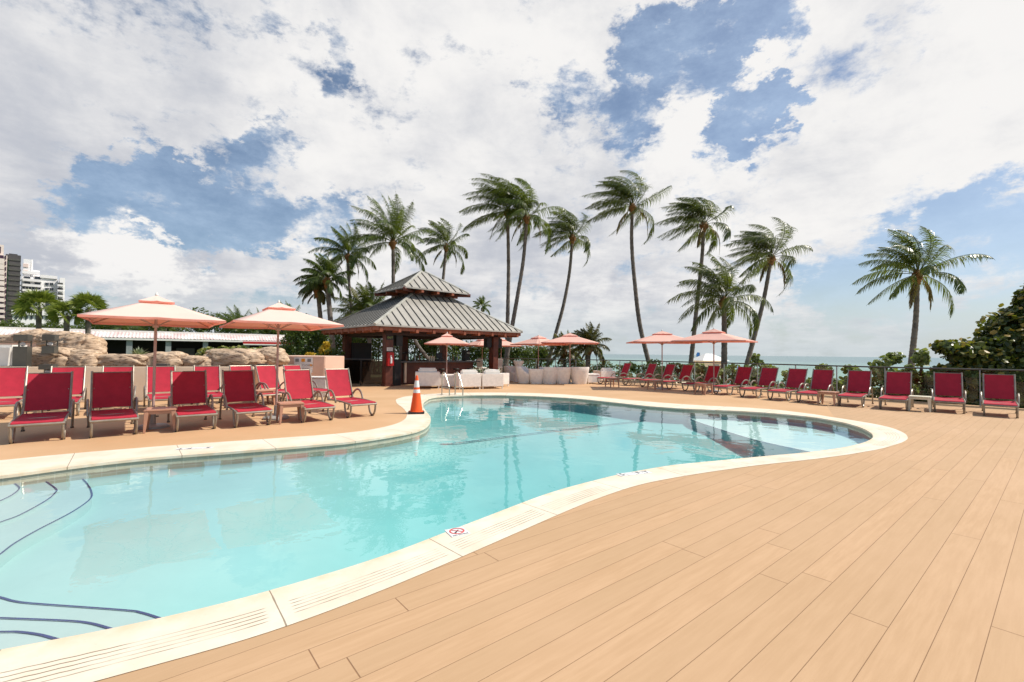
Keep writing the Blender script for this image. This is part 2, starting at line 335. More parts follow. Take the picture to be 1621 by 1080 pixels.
def glass_material(name, tint, refl=.6):
    m = bpy.data.materials.new(name); m.use_nodes = True; nt = m.node_tree; nt.nodes.clear()
    out = node(nt, 'ShaderNodeOutputMaterial')
    gl = node(nt, 'ShaderNodeBsdfGlossy'); gl.inputs['Roughness'].default_value = 0.02
    tr = node(nt, 'ShaderNodeBsdfTransparent'); tr.inputs[0].default_value = (*tint, 1)
    fr = node(nt, 'ShaderNodeFresnel'); fr.inputs['IOR'].default_value = 1.45
    mx = node(nt, 'ShaderNodeMixShader'); nt.links.new(mth(nt, 'MULTIPLY', fr.outputs[0], refl), mx.inputs[0]); nt.links.new(tr.outputs[0], mx.inputs[1]); nt.links.new(gl.outputs[0], mx.inputs[2])
    nt.links.new(mx.outputs[0], out.inputs[0]); M[name] = m
glass_material('fence_glass', (.93, .965, .95), .8)
glass_material('dark_tint_glass', (.22, .27, .25), 1.0)  # tint carries the darkness behind the fence left of the kiosk

def rock_material():
    m = bpy.data.materials.new('rock'); m.use_nodes = True; nt = m.node_tree; b = nt.nodes['Principled BSDF']
    tc = node(nt, 'ShaderNodeTexCoord'); O = tc.outputs['Object']
    st = vscale(nt, O, (1.0, 1.0, 4.5)); n1 = noise(nt, st, 2.2, 8, .68, .5); n2 = noise(nt, O, 1.1, 5); n3 = noise(nt, st, 7, 5, .6)
    c = mixc(nt, sstep(nt, n1, .3, .7), (.36, .235, .14), (.66, .50, .35)); c = mixc(nt, sstep(nt, n2, .4, .7, 0, .55), c, (.50, .37, .27))
    c = mixc(nt, sstep(nt, n3, .53, .62, 0, .85), c, (.13, .08, .05))
    nt.links.new(c, b.inputs['Base Color']); b.inputs['Roughness'].default_value = .9
    bp = node(nt, 'ShaderNodeBump'); bp.inputs['Strength'].default_value = .9; bp.inputs['Distance'].default_value = .05; nt.links.new(n1, bp.inputs['Height']); nt.links.new(bp.outputs[0], b.inputs['Normal'])
    M['rock'] = m
rock_material()

def ground_materials():
    m = bpy.data.materials.new('terrain'); m.use_nodes = True; nt = m.node_tree; b = nt.nodes['Principled BSDF']
    g = node(nt, 'ShaderNodeNewGeometry'); s = node(nt, 'ShaderNodeSeparateXYZ'); nt.links.new(g.outputs['Position'], s.inputs[0])
    n = noise(nt, g.outputs['Position'], .8, 6, .6)
    grass = mixc(nt, n, (.05, .09, .02), (.16, .20, .06)); sand = mixc(nt, n, (.62, .52, .38), (.74, .65, .50))
    c = mixc(nt, sstep(nt, mth(nt, 'ADD', s.outputs[2], mth(nt, 'MULTIPLY', n, .6)), -2.0, -1.5), sand, grass)
    nt.links.new(c, b.inputs['Base Color']); b.inputs['Roughness'].default_value = .95; M['terrain'] = m
    m = bpy.data.materials.new('sea_water'); m.use_nodes = True; nt = m.node_tree; b = nt.nodes['Principled BSDF']
    g = node(nt, 'ShaderNodeNewGeometry'); s = node(nt, 'ShaderNodeSeparateXYZ'); nt.links.new(g.outputs['Position'], s.inputs[0])
    sh = mth(nt, 'ADD', mth(nt, 'MULTIPLY', s.outputs[0], .85), mth(nt, 'MULTIPLY', s.outputs[1], .53))
    n = noise(nt, vscale(nt, g.outputs['Position'], (.004, .012, 1)), 1.0, 5, .6)
    sh2 = mth(nt, 'ADD', sh, mth(nt, 'MULTIPLY', n, 160.0))
    c = mixc(nt, sstep(nt, sh2, 130, 620), (.26, .40, .36), (.17, .25, .265))
    foam = mth(nt, 'MULTIPLY', sstep(nt, noise(nt, vscale(nt, g.outputs['Position'], (.15, .15, 1)), 1, 6, .7), .6, .7), sstep(nt, sh, 75, 110, .8, 0))
    c = mixc(nt, foam, c, (.8, .85, .85))
    nt.links.new(c, b.inputs['Base Color']); b.inputs['Roughness'].default_value = .35; b.inputs['IOR'].default_value = 1.33; b.inputs['Specular IOR Level'].default_value = .3
    bp = node(nt, 'ShaderNodeBump'); bp.inputs['Strength'].default_value = 1.0; bp.inputs['Distance'].default_value = .5
    nt.links.new(noise(nt, vscale(nt, g.outputs['Position'], (.35, .35, 1)), 1, 5, .65), bp.inputs['Height']); nt.links.new(bp.outputs[0], b.inputs['Normal'])
    M['sea'] = m
ground_materials()

# ------------------------------------------------------------------ mesh helpers
def tag(o, label=None, cat=None, group=None, kind=None):
    if label: o['label'] = label
    if cat: o['category'] = cat
    if group: o['group'] = group
    if kind: o['kind'] = kind
    return o
def empty(name, loc, rz=0.0, label=None, cat=None, group=None):
    o = bpy.data.objects.new(name, None); col.objects.link(o); o.location = loc; o.rotation_euler = (0, 0, rz); o.empty_display_size = .2
    return tag(o, label, cat, group)
def children(o): return [c for c in bpy.data.objects if c.parent == o]
KIDS = {}
def copy_tree(o, parent=None):
    c = o.copy(); col.objects.link(c)
    if parent is not None: c.parent = parent
    KIDS[c.name] = []
    for ch in KIDS.get(o.name, []):
        KIDS[c.name].append(copy_tree(ch, c))
    return c

class MB:
    def __init__(s): s.v = []; s.f = []; s.mi = []; s.m = 0
    def add(s, vs, fs):
        n = len(s.v); s.v += [tuple(v) for v in vs]; s.f += [tuple(n + i for i in f) for f in fs]; s.mi += [s.m] * len(fs); return s
    def box(s, c, d, rz=0, rx=0, ry=0, taper=1.0):
        cx, cy, cz = c; a, b_, h = d[0] / 2, d[1] / 2, d[2] / 2
        Rm = Matrix.Rotation(rz, 3, 'Z') @ Matrix.Rotation(ry, 3, 'Y') @ Matrix.Rotation(rx, 3, 'X')
        vs = []
        for z, k in ((-h, taper), (h, 1)):
            for x, y in ((-a, -b_), (a, -b_), (a, b_), (-a, b_)): vs.append(Vector(c) + Rm @ Vector((x * k, y * k, z)))
        return s.add(vs, [(0, 3, 2, 1), (4, 5, 6, 7), (0, 1, 5, 4), (1, 2, 6, 5), (2, 3, 7, 6), (3, 0, 4, 7)])
    def tube(s, pts, r, n=8, cap=True, flat=1.0):
        pts = [Vector(p) for p in pts]; rs = r if isinstance(r, (list, tuple)) else [r] * len(pts); vs = []
        prev = None
        for i, p in enumerate(pts):
            t = (pts[min(i + 1, len(pts) - 1)] - pts[max(i - 1, 0)]).normalized()
            if prev is None:
                a = Vector((1, 0, 0)) if abs(t.x) < .9 else Vector((0, 1, 0)); u = (a - t * a.dot(t)).normalized()
            else: u = (prev - t * prev.dot(t)).normalized()
            prev = u; w = t.cross(u)
            for k in range(n):
                an = 2 * math.pi * k / n; vs.append(p + (u * math.cos(an) + w * math.sin(an) * flat) * rs[i])
        fs = []
        for i in range(len(pts) - 1):
            for k in range(n):
                k2 = (k + 1) % n; fs.append((i * n + k, i * n + k2, (i + 1) * n + k2, (i + 1) * n + k))
        if cap: fs.append(tuple(range(n - 1, -1, -1))); fs.append(tuple((len(pts) - 1) * n + k for k in range(n)))
        return s.add(vs, fs)
    def lathe(s, prof, c=(0, 0, 0), n=20):
        vs = [(c[0] + r * math.cos(2 * math.pi * k / n), c[1] + r * math.sin(2 * math.pi * k / n), c[2] + z) for r, z in prof for k in range(n)]
        fs = []
        for i in range(len(prof) - 1):
            for k in range(n):
                k2 = (k + 1) % n; fs.append((i * n + k, i * n + k2, (i + 1) * n + k2, (i + 1) * n + k))
        fs.append(tuple(range(n - 1, -1, -1))); fs.append(tuple((len(prof) - 1) * n + k for k in range(n)))
        return s.add(vs, fs)
    def prism(s, poly, z0, z1):
        n = len(poly); vs = [(p[0], p[1], z0) for p in poly] + [(p[0], p[1], z1) for p in poly]
        return s.add(vs, [tuple(range(n - 1, -1, -1)), tuple(range(n, 2 * n))] + [(i, (i + 1) % n, n + (i + 1) % n, n + i) for i in range(n)])
    def grid(s, P):                        # P[i][j]
        a, b_ = len(P), len(P[0]); vs = [P[i][j] for i in range(a) for j in range(b_)]
        return s.add(vs, [(i * b_ + j, i * b_ + j + 1, (i + 1) * b_ + j + 1, (i + 1) * b_ + j) for i in range(a - 1) for j in range(b_ - 1)])
    def build(s, name, mats, parent=None, smooth=False, bevel=0, sharp=35, flipfix=False):
        me = bpy.data.meshes.new(name); me.from_pydata(s.v, [], s.f)
        mats = mats if isinstance(mats, (list, tuple)) else [mats]
        for m in mats: me.materials.append(M[m])
        if len(mats) > 1: me.polygons.foreach_set('material_index', s.mi)
        if bevel or flipfix:
            bm = bmesh.new(); bm.from_mesh(me)
            if flipfix: bmesh.ops.recalc_face_normals(bm, faces=bm.faces)
            if bevel:
                ed = [e for e in bm.edges if len(e.link_faces) == 2 and e.calc_face_angle() > R(30)]
                bmesh.ops.bevel(bm, geom=ed, offset=bevel, segments=2, affect='EDGES', clamp_overlap=True)
            bm.to_mesh(me); bm.free()
        if smooth:
            me.polygons.foreach_set('use_smooth', [True] * len(me.polygons)); me.set_sharp_from_angle(angle=R(sharp))
        o = bpy.data.objects.new(name, me); col.objects.link(o)
        if parent is not None: o.parent = parent; KIDS.setdefault(parent.name, []).append(o)
        KIDS.setdefault(o.name, [])
        return o

def smooth_path(pts, sub=4):
    pts = [Vector(p) for p in pts]; out = []
    for i in range(len(pts) - 1):
        p0, p1, p2, p3 = pts[max(i - 1, 0)], pts[i], pts[i + 1], pts[min(i + 2, len(pts) - 1)]
        for k in range(sub):
            t = k / sub; out.append(.5 * ((2 * p1) + (p2 - p0) * t + (2 * p0 - 5 * p1 + 4 * p2 - p3) * t * t + (3 * p1 - p0 - 3 * p2 + p3) * t ** 3))
    return out + [pts[-1]]
def smooth_loop(pts, step):
    n = len(pts); out = []
    for i in range(n):
        a, b_ = pts[i], pts[(i + 1) % n]; k_ = max(1, round((b_ - a).length / step))
        out += [a.lerp(b_, t / k_) for t in range(k_)]
    cur = out
    for _ in range(5):
        m_ = len(cur); cur = [cur[i - 1] * .25 + cur[i] * .5 + cur[(i + 1) % m_] * .25 for i in range(m_)]
    # even spacing
    m_ = len(cur); res = []; acc = 0.0; tot = sum((cur[(i + 1) % m_] - cur[i]).length for i in range(m_)); N = int(tot / step); d = tot / N; nxt = 0.0
    for i in range(m_):
        a, b_ = cur[i], cur[(i + 1) % m_]; L_ = (b_ - a).length
        while nxt < acc + L_ - 1e-9 and len(res) < N: res.append(a.lerp(b_, (nxt - acc) / L_)); nxt += d
        acc += L_
    return res

def text_part(txt, size, mt, parent, loc, rot, name='lettering', ext=.001):
    cu = bpy.data.curves.new(name, 'FONT'); cu.body = txt; cu.size = size; cu.align_x = 'CENTER'; cu.align_y = 'CENTER'; cu.extrude = ext
    t = bpy.data.objects.new('tmp', cu); col.objects.link(t); bpy.context.view_layer.update()
    me = bpy.data.meshes.new_from_object(t.evaluated_get(bpy.context.evaluated_depsgraph_get())); bpy.data.objects.remove(t)
    me.materials.clear(); me.materials.append(M[mt]); me.name = name
    o = bpy.data.objects.new(name, me); col.objects.link(o); o.location = loc; o.rotation_euler = rot
    if parent is not None: o.parent = parent; KIDS.setdefault(parent.name, []).append(o)
    return o

# ------------------------------------------------------------------ the pool
inner_px = [(0, 1029), (102, 1011), (177, 996.5), (254.6, 979.4), (350, 958), (485, 919), (559, 897), (639, 870), (685, 851), (747.6, 827), (792, 810), (840, 791), (884, 776), (921, 766), (983, 750.4),
            (1060, 737), (1142, 729), (1215.7, 722), (1284, 716), (1340.6, 708), (1369, 700.7), (1382.6, 694), (1381.7, 687), (1366, 678), (1340.6, 670), (1298, 662), (1255, 657), (1198.7, 652.5), (1142, 649.5),
            (1085, 647.5), (1028, 643.5), (955, 635.5), (912, 631), (855, 627.7), (798, 626), (742, 626), (700, 627.5), (680, 630), (671, 636), (669, 643), (674, 651), (681.5, 659.6), (682, 667), (676, 675.5),
            (660, 683), (622.7, 690), (600, 693.5), (557, 700), (480, 706.5), (407.5, 712.5), (326, 718.5), (244.5, 724.5), (163, 732.7), (81.5, 743), (0, 755)]
inner = [Vector((*G(x, y)[:2], 0)) for x, y in inner_px] + [Vector(p) for p in ((-7.1, 5.05, 0), (-7.9, 4.2, 0), (-8.2, 2.9, 0), (-7.4, 1.6, 0), (-5.8, 1.05, 0), (-4.3, 1.5, 0))]
outer_px = [(150.8, 1080), (236, 1055.6), (300, 1040), (416.6, 1006), (514.7, 971), (614.6, 932), (688.6, 900.6), (755, 872), (818, 844), (855, 828), (898, 809), (940.6, 791.6), (997, 771.7), (1037, 762), (1113.5, 749), (1198.7, 737),
            (1284, 728), (1340.6, 720.6), (1397, 710.7), (1428.5, 701), (1438.5, 695), (1434, 687), (1414, 678), (1383, 671), (1340.6, 664.3), (1284, 655.3), (1227, 648.5), (1170, 644.8), (1113.5, 642.2), (1056.8, 638.5), (997, 633.6),
            (940.6, 628), (884, 624), (827, 622), (770, 621.6), (713.5, 622), (670, 624.5), (640, 628), (626, 632.5), (628, 639), (638, 646), (644.5, 654), (643.5, 662), (634, 669), (615, 675), (583, 681.5), (531, 687.5), (480, 691),
            (402, 696.6), (326, 701.5), (244.5, 707.5), (122, 717.4), (0, 729)]
outer = [Vector((*G(x, y)[:2], 0)) for x, y in outer_px] + [Vector(p) for p in ((-7.6, 5.6, 0), (-8.6, 4.5, 0), (-8.9, 2.8, 0), (-7.8, 1.0, 0), (-5.7, .4, 0), (-3.9, .95, 0))]
IN = smooth_loop(inner, .12); OUT = smooth_loop(outer, .12)
# pair the two loops (monotone matching)
def pair(A, B):
    a = np.array([p[:2] for p in A]); b_ = np.array([p[:2] for p in B])
    st = int(np.argmin(((b_ - a[0]) ** 2).sum(1))); b_ = np.roll(b_, -st, axis=0); B = B[st:] + B[:st]
    D_ = np.sqrt(((a[:, None] - b_[None]) ** 2).sum(2)); n, m_ = D_.shape; C = np.full((n, m_), 1e9); C[0, 0] = D_[0, 0]
    for i in range(n):
        for j in range(m_):
            if i or j:
                C[i, j] = D_[i, j] + min(C[i - 1, j] if i else 1e9, C[i, j - 1] if j else 1e9, C[i - 1, j - 1] if i and j else 1e9)
    i, j = n - 1, m_ - 1; path = [(i, j)]
    while i or j:
        c = [(C[i - 1, j - 1] if i and j else 1e9, i - 1, j - 1), (C[i - 1, j] if i else 1e9, i - 1, j), (C[i, j - 1] if j else 1e9, i, j - 1)]
        _, i, j = min(c); path.append((i, j))
    return B, path[::-1]
OUTR, path = pair(IN, OUT)
me = bpy.data.meshes.new('pool_coping'); bm = bmesh.new(); uvl = bm.loops.layers.uv.new('UVMap')
Lc = [0.0]
for k in range(1, len(IN)): Lc.append(Lc[-1] + (IN[k] - IN[k - 1]).length)
Lc.append(Lc[-1] + (IN[0] - IN[-1]).length)
CT = .004                                   # coping top
iv = [bm.verts.new((p.x, p.y, CT)) for p in IN]; ov = [bm.verts.new((p.x, p.y, CT)) for p in OUTR]; il = [bm.verts.new((p.x, p.y, -.032)) for p in IN]
def cface(vs, uvs):
    try: f = bm.faces.new(vs)
    except ValueError: return
    for l, u in zip(f.loops, uvs): l[uvl].uv = u
# fractional u for outer points: shared from matched inner index
pp = path + [(len(IN), len(OUTR))]
uo = np.zeros(len(OUTR) + 1); cn_ = np.zeros(len(OUTR) + 1)
for i, j in pp: uo[j] += Lc[i]; cn_[j] += 1
uo /= cn_; 
for _ in range(30): uo[1:-1] = .25 * uo[:-2] + .5 * uo[1:-1] + .25 * uo[2:]
uo = np.maximum.accumulate(uo + np.arange(len(uo)) * 1e-5)
for (i0, j0), (i1, j1) in zip(pp[:-1], pp[1:]):
    a0, a1, b0, b1 = iv[i0 % len(iv)], iv[i1 % len(iv)], ov[j0 % len(ov)], ov[j1 % len(ov)]
    u0, u1, w0_, w1_ = Lc[i0], Lc[i1], uo[j0], uo[j1]
    if i0 == i1: cface((a0, b0, b1), ((u0, 0), (w0_, 1), (w1_, 1)))
    elif j0 == j1: cface((a0, b0, a1), ((u0, 0), (w0_, 1), (u1, 0)))
    else: cface((a0, b0, b1, a1), ((u0, 0), (w0_, 1), (w1_, 1), (u1, 0)))
for i in range(len(iv)):
    j = (i + 1) % len(iv); cface((iv[i], iv[j], il[j], il[i]), ((Lc[i], .0), (Lc[i + 1], .0), (Lc[i + 1], .0), (Lc[i], .0)))
for i in range(len(ov)):
    pass
bmesh.ops.recalc_face_normals(bm, faces=bm.faces); bm.to_mesh(me); bm.free()
if sum(p.normal.z * p.area for p in me.polygons) < 0: me.flip_normals()
me.materials.append(M['coping']); cop = bpy.data.objects.new('pool_coping', me); col.objects.link(cop); tag(cop, kind='structure')

def fill(loops, z, name, mt):
    bm = bmesh.new()
    for L in loops:
        vs = [bm.verts.new((p[0], p[1], z)) for p in L]
        for i in range(len(vs)): bm.edges.new((vs[i], vs[(i + 1) % len(vs)]))
    bmesh.ops.triangle_fill(bm, use_beauty=True, edges=bm.edges)
    bmesh.ops.recalc_face_normals(bm, faces=bm.faces); me = bpy.data.meshes.new(name); bm.to_mesh(me); bm.free()
    if me.polygons and sum(p.normal.z * p.area for p in me.polygons) < 0: me.flip_normals()
    me.materials.append(M[mt]); o = bpy.data.objects.new(name, me); col.objects.link(o); return o
def dense_seg(pts, step=1.5):
    out = []
    for i in range(len(pts)):
        a, b_ = Vector(pts[i]), Vector(pts[(i + 1) % len(pts)]); n = max(1, int((b_ - a).length / step))
        out += [a + (b_ - a) * k / n for k in range(n)]
    return out
def offset_loop(L, d):
    n = len(L); out = []; area = sum(L[i].x * L[(i + 1) % n].y - L[(i + 1) % n].x * L[i].y for i in range(n)); sg = 1 if area > 0 else -1
    for i in range(n):
        t = (L[(i + 1) % n] - L[i - 1]).normalized(); out.append(L[i] + Vector((t.y, -t.x, 0)) * d * sg)
    return out
deck_poly = [(-22, -6), (26, -6), (26, 6), (17.5, 12.2), (14.6, 15.6), (7.0, 27.9), (2.5, 31), (-8, 31), (-17, 30), (-24, 20)]
deck = fill([dense_seg([Vector((*p, 0)) for p in deck_poly]), offset_loop(OUT, -.03)], 0.0, 'pool_deck', 'deck'); tag(deck, kind='structure')
# basin
FL = -1.05
mb = MB(); n = len(IN); bw = offset_loop(IN, .02)
me = bpy.data.meshes.new('pool_basin'); bm = bmesh.new(); uvl = bm.loops.layers.uv.new('UVMap')
def flz(x, y=0):
    t = min(1, max(0, (-.3 - x) / 3.6)); f = min(1, max(0, (y - 5.5) / 6.5)); return -.98 + .67 * t * t * (3 - 2 * t) + .52 * f * f * (3 - 2 * f) * (1 - t)
def inset(L, d):
    out = offset_loop(L, d)
    for _ in range(25): out = [out[i - 1] * .25 + out[i] * .5 + out[(i + 1) % len(out)] * .25 for i in range(len(out))]
    return out
wall_prof = [(bw, -.03), (bw, -.19), (bw, .40), (inset(IN, -.05), .68), (inset(IN, -.16), .86), (inset(IN, -.34), .96), (inset(IN, -.62), 1.0)]
rings = [[bm.verts.new((p.x, p.y, z if z < 0 else -.19 + (flz(p.x, p.y) + .19) * z)) for p in L_] for L_, z in wall_prof]
for k in range(len(rings) - 1):
    for i in range(n):
        j = (i + 1) % n; f = bm.faces.new((rings[k][i], rings[k + 1][i], rings[k + 1][j], rings[k][j])); f.material_index = min(k, 1); f.smooth = k > 0
        zz = (-.035, -.19, -.3, -.4, -.5, -.6, -.7)
        for l, u in zip(f.loops, ((Lc[i], zz[k]), (Lc[i], zz[k + 1]), (Lc[i + 1], zz[k + 1]), (Lc[i + 1], zz[k]))): l[uvl].uv = u
e = [bm.edges.get((rings[-1][i], rings[-1][(i + 1) % n])) for i in range(n)]
r = bmesh.ops.triangle_fill(bm, use_beauty=True, edges=e)
ff = [f for f in r['geom'] if isinstance(f, bmesh.types.BMFace)]
for f in ff: f.material_index = 1; f.smooth = True
be = set(e); ie = {ed for f in ff for ed in f.edges if ed not in be}
rs_ = bmesh.ops.subdivide_edges(bm, edges=list(ie), cuts=3)
for g_ in rs_['geom_inner']:
    if isinstance(g_, bmesh.types.BMVert): g_.co.z = flz(g_.co.x, g_.co.y)
for f in bm.faces:
    if all(abs(v.co.z - flz(v.co.x, v.co.y)) < 1e-4 for v in f.verts): f.material_index = 1; f.smooth = True
bm.to_mesh(me); bm.free(); me.materials.append(M['tile_band']); me.materials.append(M['pool_plaster'])
o = bpy.data.objects.new('pool_basin', me); col.objects.link(o); tag(o, kind='structure')
# water body
WZ = -.055
wl = offset_loop(IN, .035)
bm = bmesh.new(); tv = [bm.verts.new((p.x, p.y, WZ)) for p in wl]; bv = [bm.verts.new((p.x, p.y, -1.5)) for p in wl]
for i in range(n):
    j = (i + 1) % n; bm.faces.new((tv[i], bv[i], bv[j], tv[j]))
for L in (tv, bv): bmesh.ops.triangle_fill(bm, use_beauty=True, edges=[bm.edges.get((L[i], L[(i + 1) % n])) for i in range(n)])
bmesh.ops.recalc_face_normals(bm, faces=bm.faces); me = bpy.data.meshes.new('pool_water'); bm.to_mesh(me); bm.free(); me.materials.append(M['pool_water'])
o = bpy.data.objects.new('pool_water', me); col.objects.link(o); tag(o, kind='structure')
# ledges: sun shelf at the right, steps at the left
def c5(x, y): return (x * .4075, 640 + y * .4075)
def strip(pts, z, w, name, mt, parent=None, h=.006):
    pts = smooth_path(pts, 5); mb = MB()
    top = []
    for i, p in enumerate(pts):
        t = (pts[min(i + 1, len(pts) - 1)] - pts[max(i - 1, 0)]); t.z = 0; t.normalize(); q = Vector((-t.y, t.x, 0)) * w / 2
        top.append([Vector((p.x, p.y, z + h)) - q, Vector((p.x, p.y, z + h)) + q])
    mb.grid(top); return mb.build(name, mt, parent)
shelf_z = -.26
sh_px = [(1072, 640), (1081, 652), (1093, 664), (1142, 681), (1199, 698), (1284, 716.5), (1300, 722)]
shl = [G(x, y, shelf_z) for x, y in sh_px]
poly = smooth_path(shl, 6) + [Vector((9.4, 7.5, 0)), Vector((9.4, 13.5, 0)), Vector((5.6, 15.2, 0))]
mbs = MB(); mbs.prism(poly, FL, shelf_z); shelf = mbs.build('pool_shelf', 'shelf_plaster', flipfix=True); tag(shelf, kind='structure')
# clip the shelf and steps to the pool outline is unnecessary: the surplus lies in the ground under the deck
strip(shl, shelf_z, .05, 'edge_tiles', 'blue_tile', shelf)
steps_px = [
    [(0, 377), (45, 355), (75, 330), (65, 315), (45, 302)],
    [(0, 460), (80, 430), (180, 375), (215, 345), (218, 330), (180, 302)],
    [(0, 585), (60, 540), (150, 488), (280, 420), (350, 370), (355, 340), (340, 312), (322, 292)]]
low_px = [
    [(220, 915), (150, 897), (70, 887), (0, 887)],
    [(435, 876), (350, 853), (250, 843), (0, 833)],
    [(625, 835), (550, 812), (480, 802), (150, 778), (60, 768), (0, 752)]]
joinpts = [[(-5.2, 2.55), (-6.0, 3.3)], [(-4.3, 2.55), (-5.0, 3.2), (-5.2, 3.9)], [(-3.35, 2.62), (-3.9, 3.0), (-4.2, 3.5), (-4.2, 3.75)]]
for k, z in enumerate((-.12, -.155, -.19)):
    lo = [G(*c5(x, y), z) for x, y in low_px[k]]; up = [G(*c5(x, y), z) for x, y in steps_px[k]]
    a, b_ = lo[-1], up[0]; mid = []
    # outside the frame the edge swings round to the left and comes back
    mx_ = (a + b_) / 2; no_ = Vector((-(b_ - a).y, (b_ - a).x, 0)).normalized() * (.9, .6, .45)[k]; mid = [a.lerp(b_, .3) + no_, a.lerp(b_, .7) + no_]
    mid = [a + (a - lo[-2]).normalized() * .45, b_ + (b_ - up[1]).normalized() * .45]
    line = lo + mid + up
    first = lo[0] + (lo[0] - lo[1]).normalized() * .25; last = up[-1] + (up[-1] - up[-2]).normalized() * .35
    line = [first] + line + [last]
    poly = smooth_path(line, 5) + [Vector((-9, 6.5, z)), Vector((-9, .5, z)), Vector((first.x - .6, .7, z))]
    mbs = MB(); mbs.prism(poly, FL - .02 * k, z); st = mbs.build('pool_step', 'pool_plaster', flipfix=True); tag(st, kind='structure')
    strip(line, z, .016, 'edge_tiles', 'blue_tile', st)
fl_px = [(667, 681), (659, 692), (657, 699), (664, 706.5), (713, 704.5), (798, 693.5), (884, 683), (969, 673), (1037, 666)]
lnp = []
for x, y in fl_px:
    z = -.6
    for _ in range(12): q = G(x, y, z); z = .5 * z + .5 * flz(q.x, q.y)
    lnp.append(Vector((q.x, q.y, z)))
mbl = MB(); lnp = smooth_path(lnp, 6); rw = []
for i, p in enumerate(lnp):
    t = lnp[min(i + 1, len(lnp) - 1)] - lnp[max(i - 1, 0)]; t.z = 0; t.normalize(); q = Vector((-t.y, t.x, 0)) * .026
    rw.append([Vector((p.x, p.y, max(p.z, flz(p.x, p.y)) + .03)) - q, Vector((p.x, p.y, max(p.z, flz(p.x, p.y)) + .03)) + q])
mbl.grid(rw); ln = mbl.build('floor_tile_line', 'blue_tile'); tag(ln, kind='structure')
# floor drain cover
dl = G(391, 728, flz(G(391, 728, -.8).x, G(391, 728, -.8).y)); dl.z += .01
t = empty('drain_cover', dl, 0, 'round drain cover with a dark ring on the pool floor near the loungers', 'drain cover')
MB().lathe([(.20, .003), (.20, .02), (.14, .03)], n=24).build('ring', 'black', t, True); MB().lathe([(.13, .012), (.12, .036), (.0, .04)], n=24).build('grate', 'grate_pink', t, True)

# ground beyond the deck, sloping down to the beach, and the sea
gm = MB(); rows = []
prof = [(-900, -.12), (-60, -.12), (-10, -.12), (19.9, -.12), (21.5, -.5), (25, -2.2), (40, -2.6), (68, -3.1), (78, -3.7), (120, -6)]
nrm = Vector((.85, .53, 0)).normalized(); tan_ = Vector((-.53, .85, 0)).normalized()
for s_, z in prof:
    rows.append([nrm * s_ + tan_ * t_ + Vector((0, 0, z)) for t_ in (-3000, -300, -80, -25, 0, 15, 30, 45, 90, 200, 600, 3000)])
# leave the pool out of the ground sheet: build it as a fill with a hole, then the slope
land = fill([[Vector(p) for p in ((-1500, -300, 0), (-40, -300, 0))] + [nrm * 19.9 + tan_ * t_ for t_ in (-400, -100, -30, 0, 15, 30, 60, 200, 2500)] + [Vector((-3000, 2200, 0))], offset_loop(OUT, .3)], -.02, 'ground', 'terrain')
for v in land.data.vertices: v.co.z = -.02
tag(land, kind='structure')
gm = MB(); gm.grid([r_ for r_ in [[nrm * s_ + tan_ * t_ + Vector((0, 0, z)) for t_ in (-400, -100, -30, 0, 15, 30, 60, 200, 2500)] for s_, z in ((19.9, -.02), (21.5, -.5), (25, -2.2), (40, -2.6), (68, -3.1), (80, -3.9))]])
bo = gm.build('beach', 'terrain', smooth=True, flipfix=True); tag(bo, kind='structure')
if sum(p.normal.z for p in bo.data.polygons) < 0: bo.data.flip_normals()
gm = MB(); gm.grid([[nrm * s_ + tan_ * t_ + Vector((0, 0, -3.4)) for t_ in (-9000, -1000, -200, 200, 1000, 9000)] for s_ in (60, 200, 1000, 9000)])
so = gm.build('sea', 'sea', flipfix=True); tag(so, kind='structure')
if sum(p.normal.z for p in so.data.polygons) < 0: so.data.flip_normals()

# ------------------------------------------------------------------ lettering on the coping
def coping_mark(txt, px, py, rz, label, diving=False):
    p = G(px, py, CT); t = empty('depth_marker' if not diving else 'no_diving_marker', p, rz, label, 'marker')
    w = .34 if not diving else .26
    if not diving:
        for k, ch in enumerate(txt):
            x = (k - (len(txt) - 1) / 2) * .125
            MB().box((x, 0, .003), (.115, .12, .005)).build('tile', 'sign_white', t)
            text_part(ch, .13, 'ink', t, (x, 0, .0065), (0, 0, 0), 'lettering', .0006)
    else:
        t.scale = (.85, .85, 1); MB().box((0, 0, .003), (.20, .20, .005)).build('tile', 'sign_white', t)
        mb = MB(); N = 28
        for k in range(N):
            a0, a1 = 2 * math.pi * k / N, 2 * math.pi * (k + 1) / N
            mb.add([(r_ * math.cos(a), .012 + r_ * math.sin(a), .0075) for a in (a0, a1) for r_ in (.062, .078)], [(0, 1, 3, 2)])
        mb.add([(-.052, .058, .0078), (-.042, .066, .0078), (.054, -.032, .0078), (.044, -.040, .0078)], [(0, 3, 2, 1)])
        mb.build('prohibition_ring', 'sign_red', t)
        mb = MB(); mb.add([(-.030, -.01, .0070), (-.018, -.022, .0070), (.028, .028, .0070), (.016, .038, .0070)], [(0, 1, 2, 3)])
        mb.lathe([(.012, 0), (.012, .001)], (-.032, -.026, .0065), 10); mb.build('diver_symbol', 'ink', t)
        text_part('NO DIVING', .032, 'ink', t, (0, -.085, .0065), (0, 0, 0), 'lettering', .0006)
coping_mark('5 FT', 1004, 750, R(22), 'depth marker tiles reading 5 FT on the near coping of the pool')
coping_mark('5 FT', 308, 710, R(180 + 18), 'depth marker tiles reading 5 FT on the coping in front of the left loungers')
coping_mark('', 724, 842.5, R(30), 'white no diving tile with a red ring on the near coping', True)

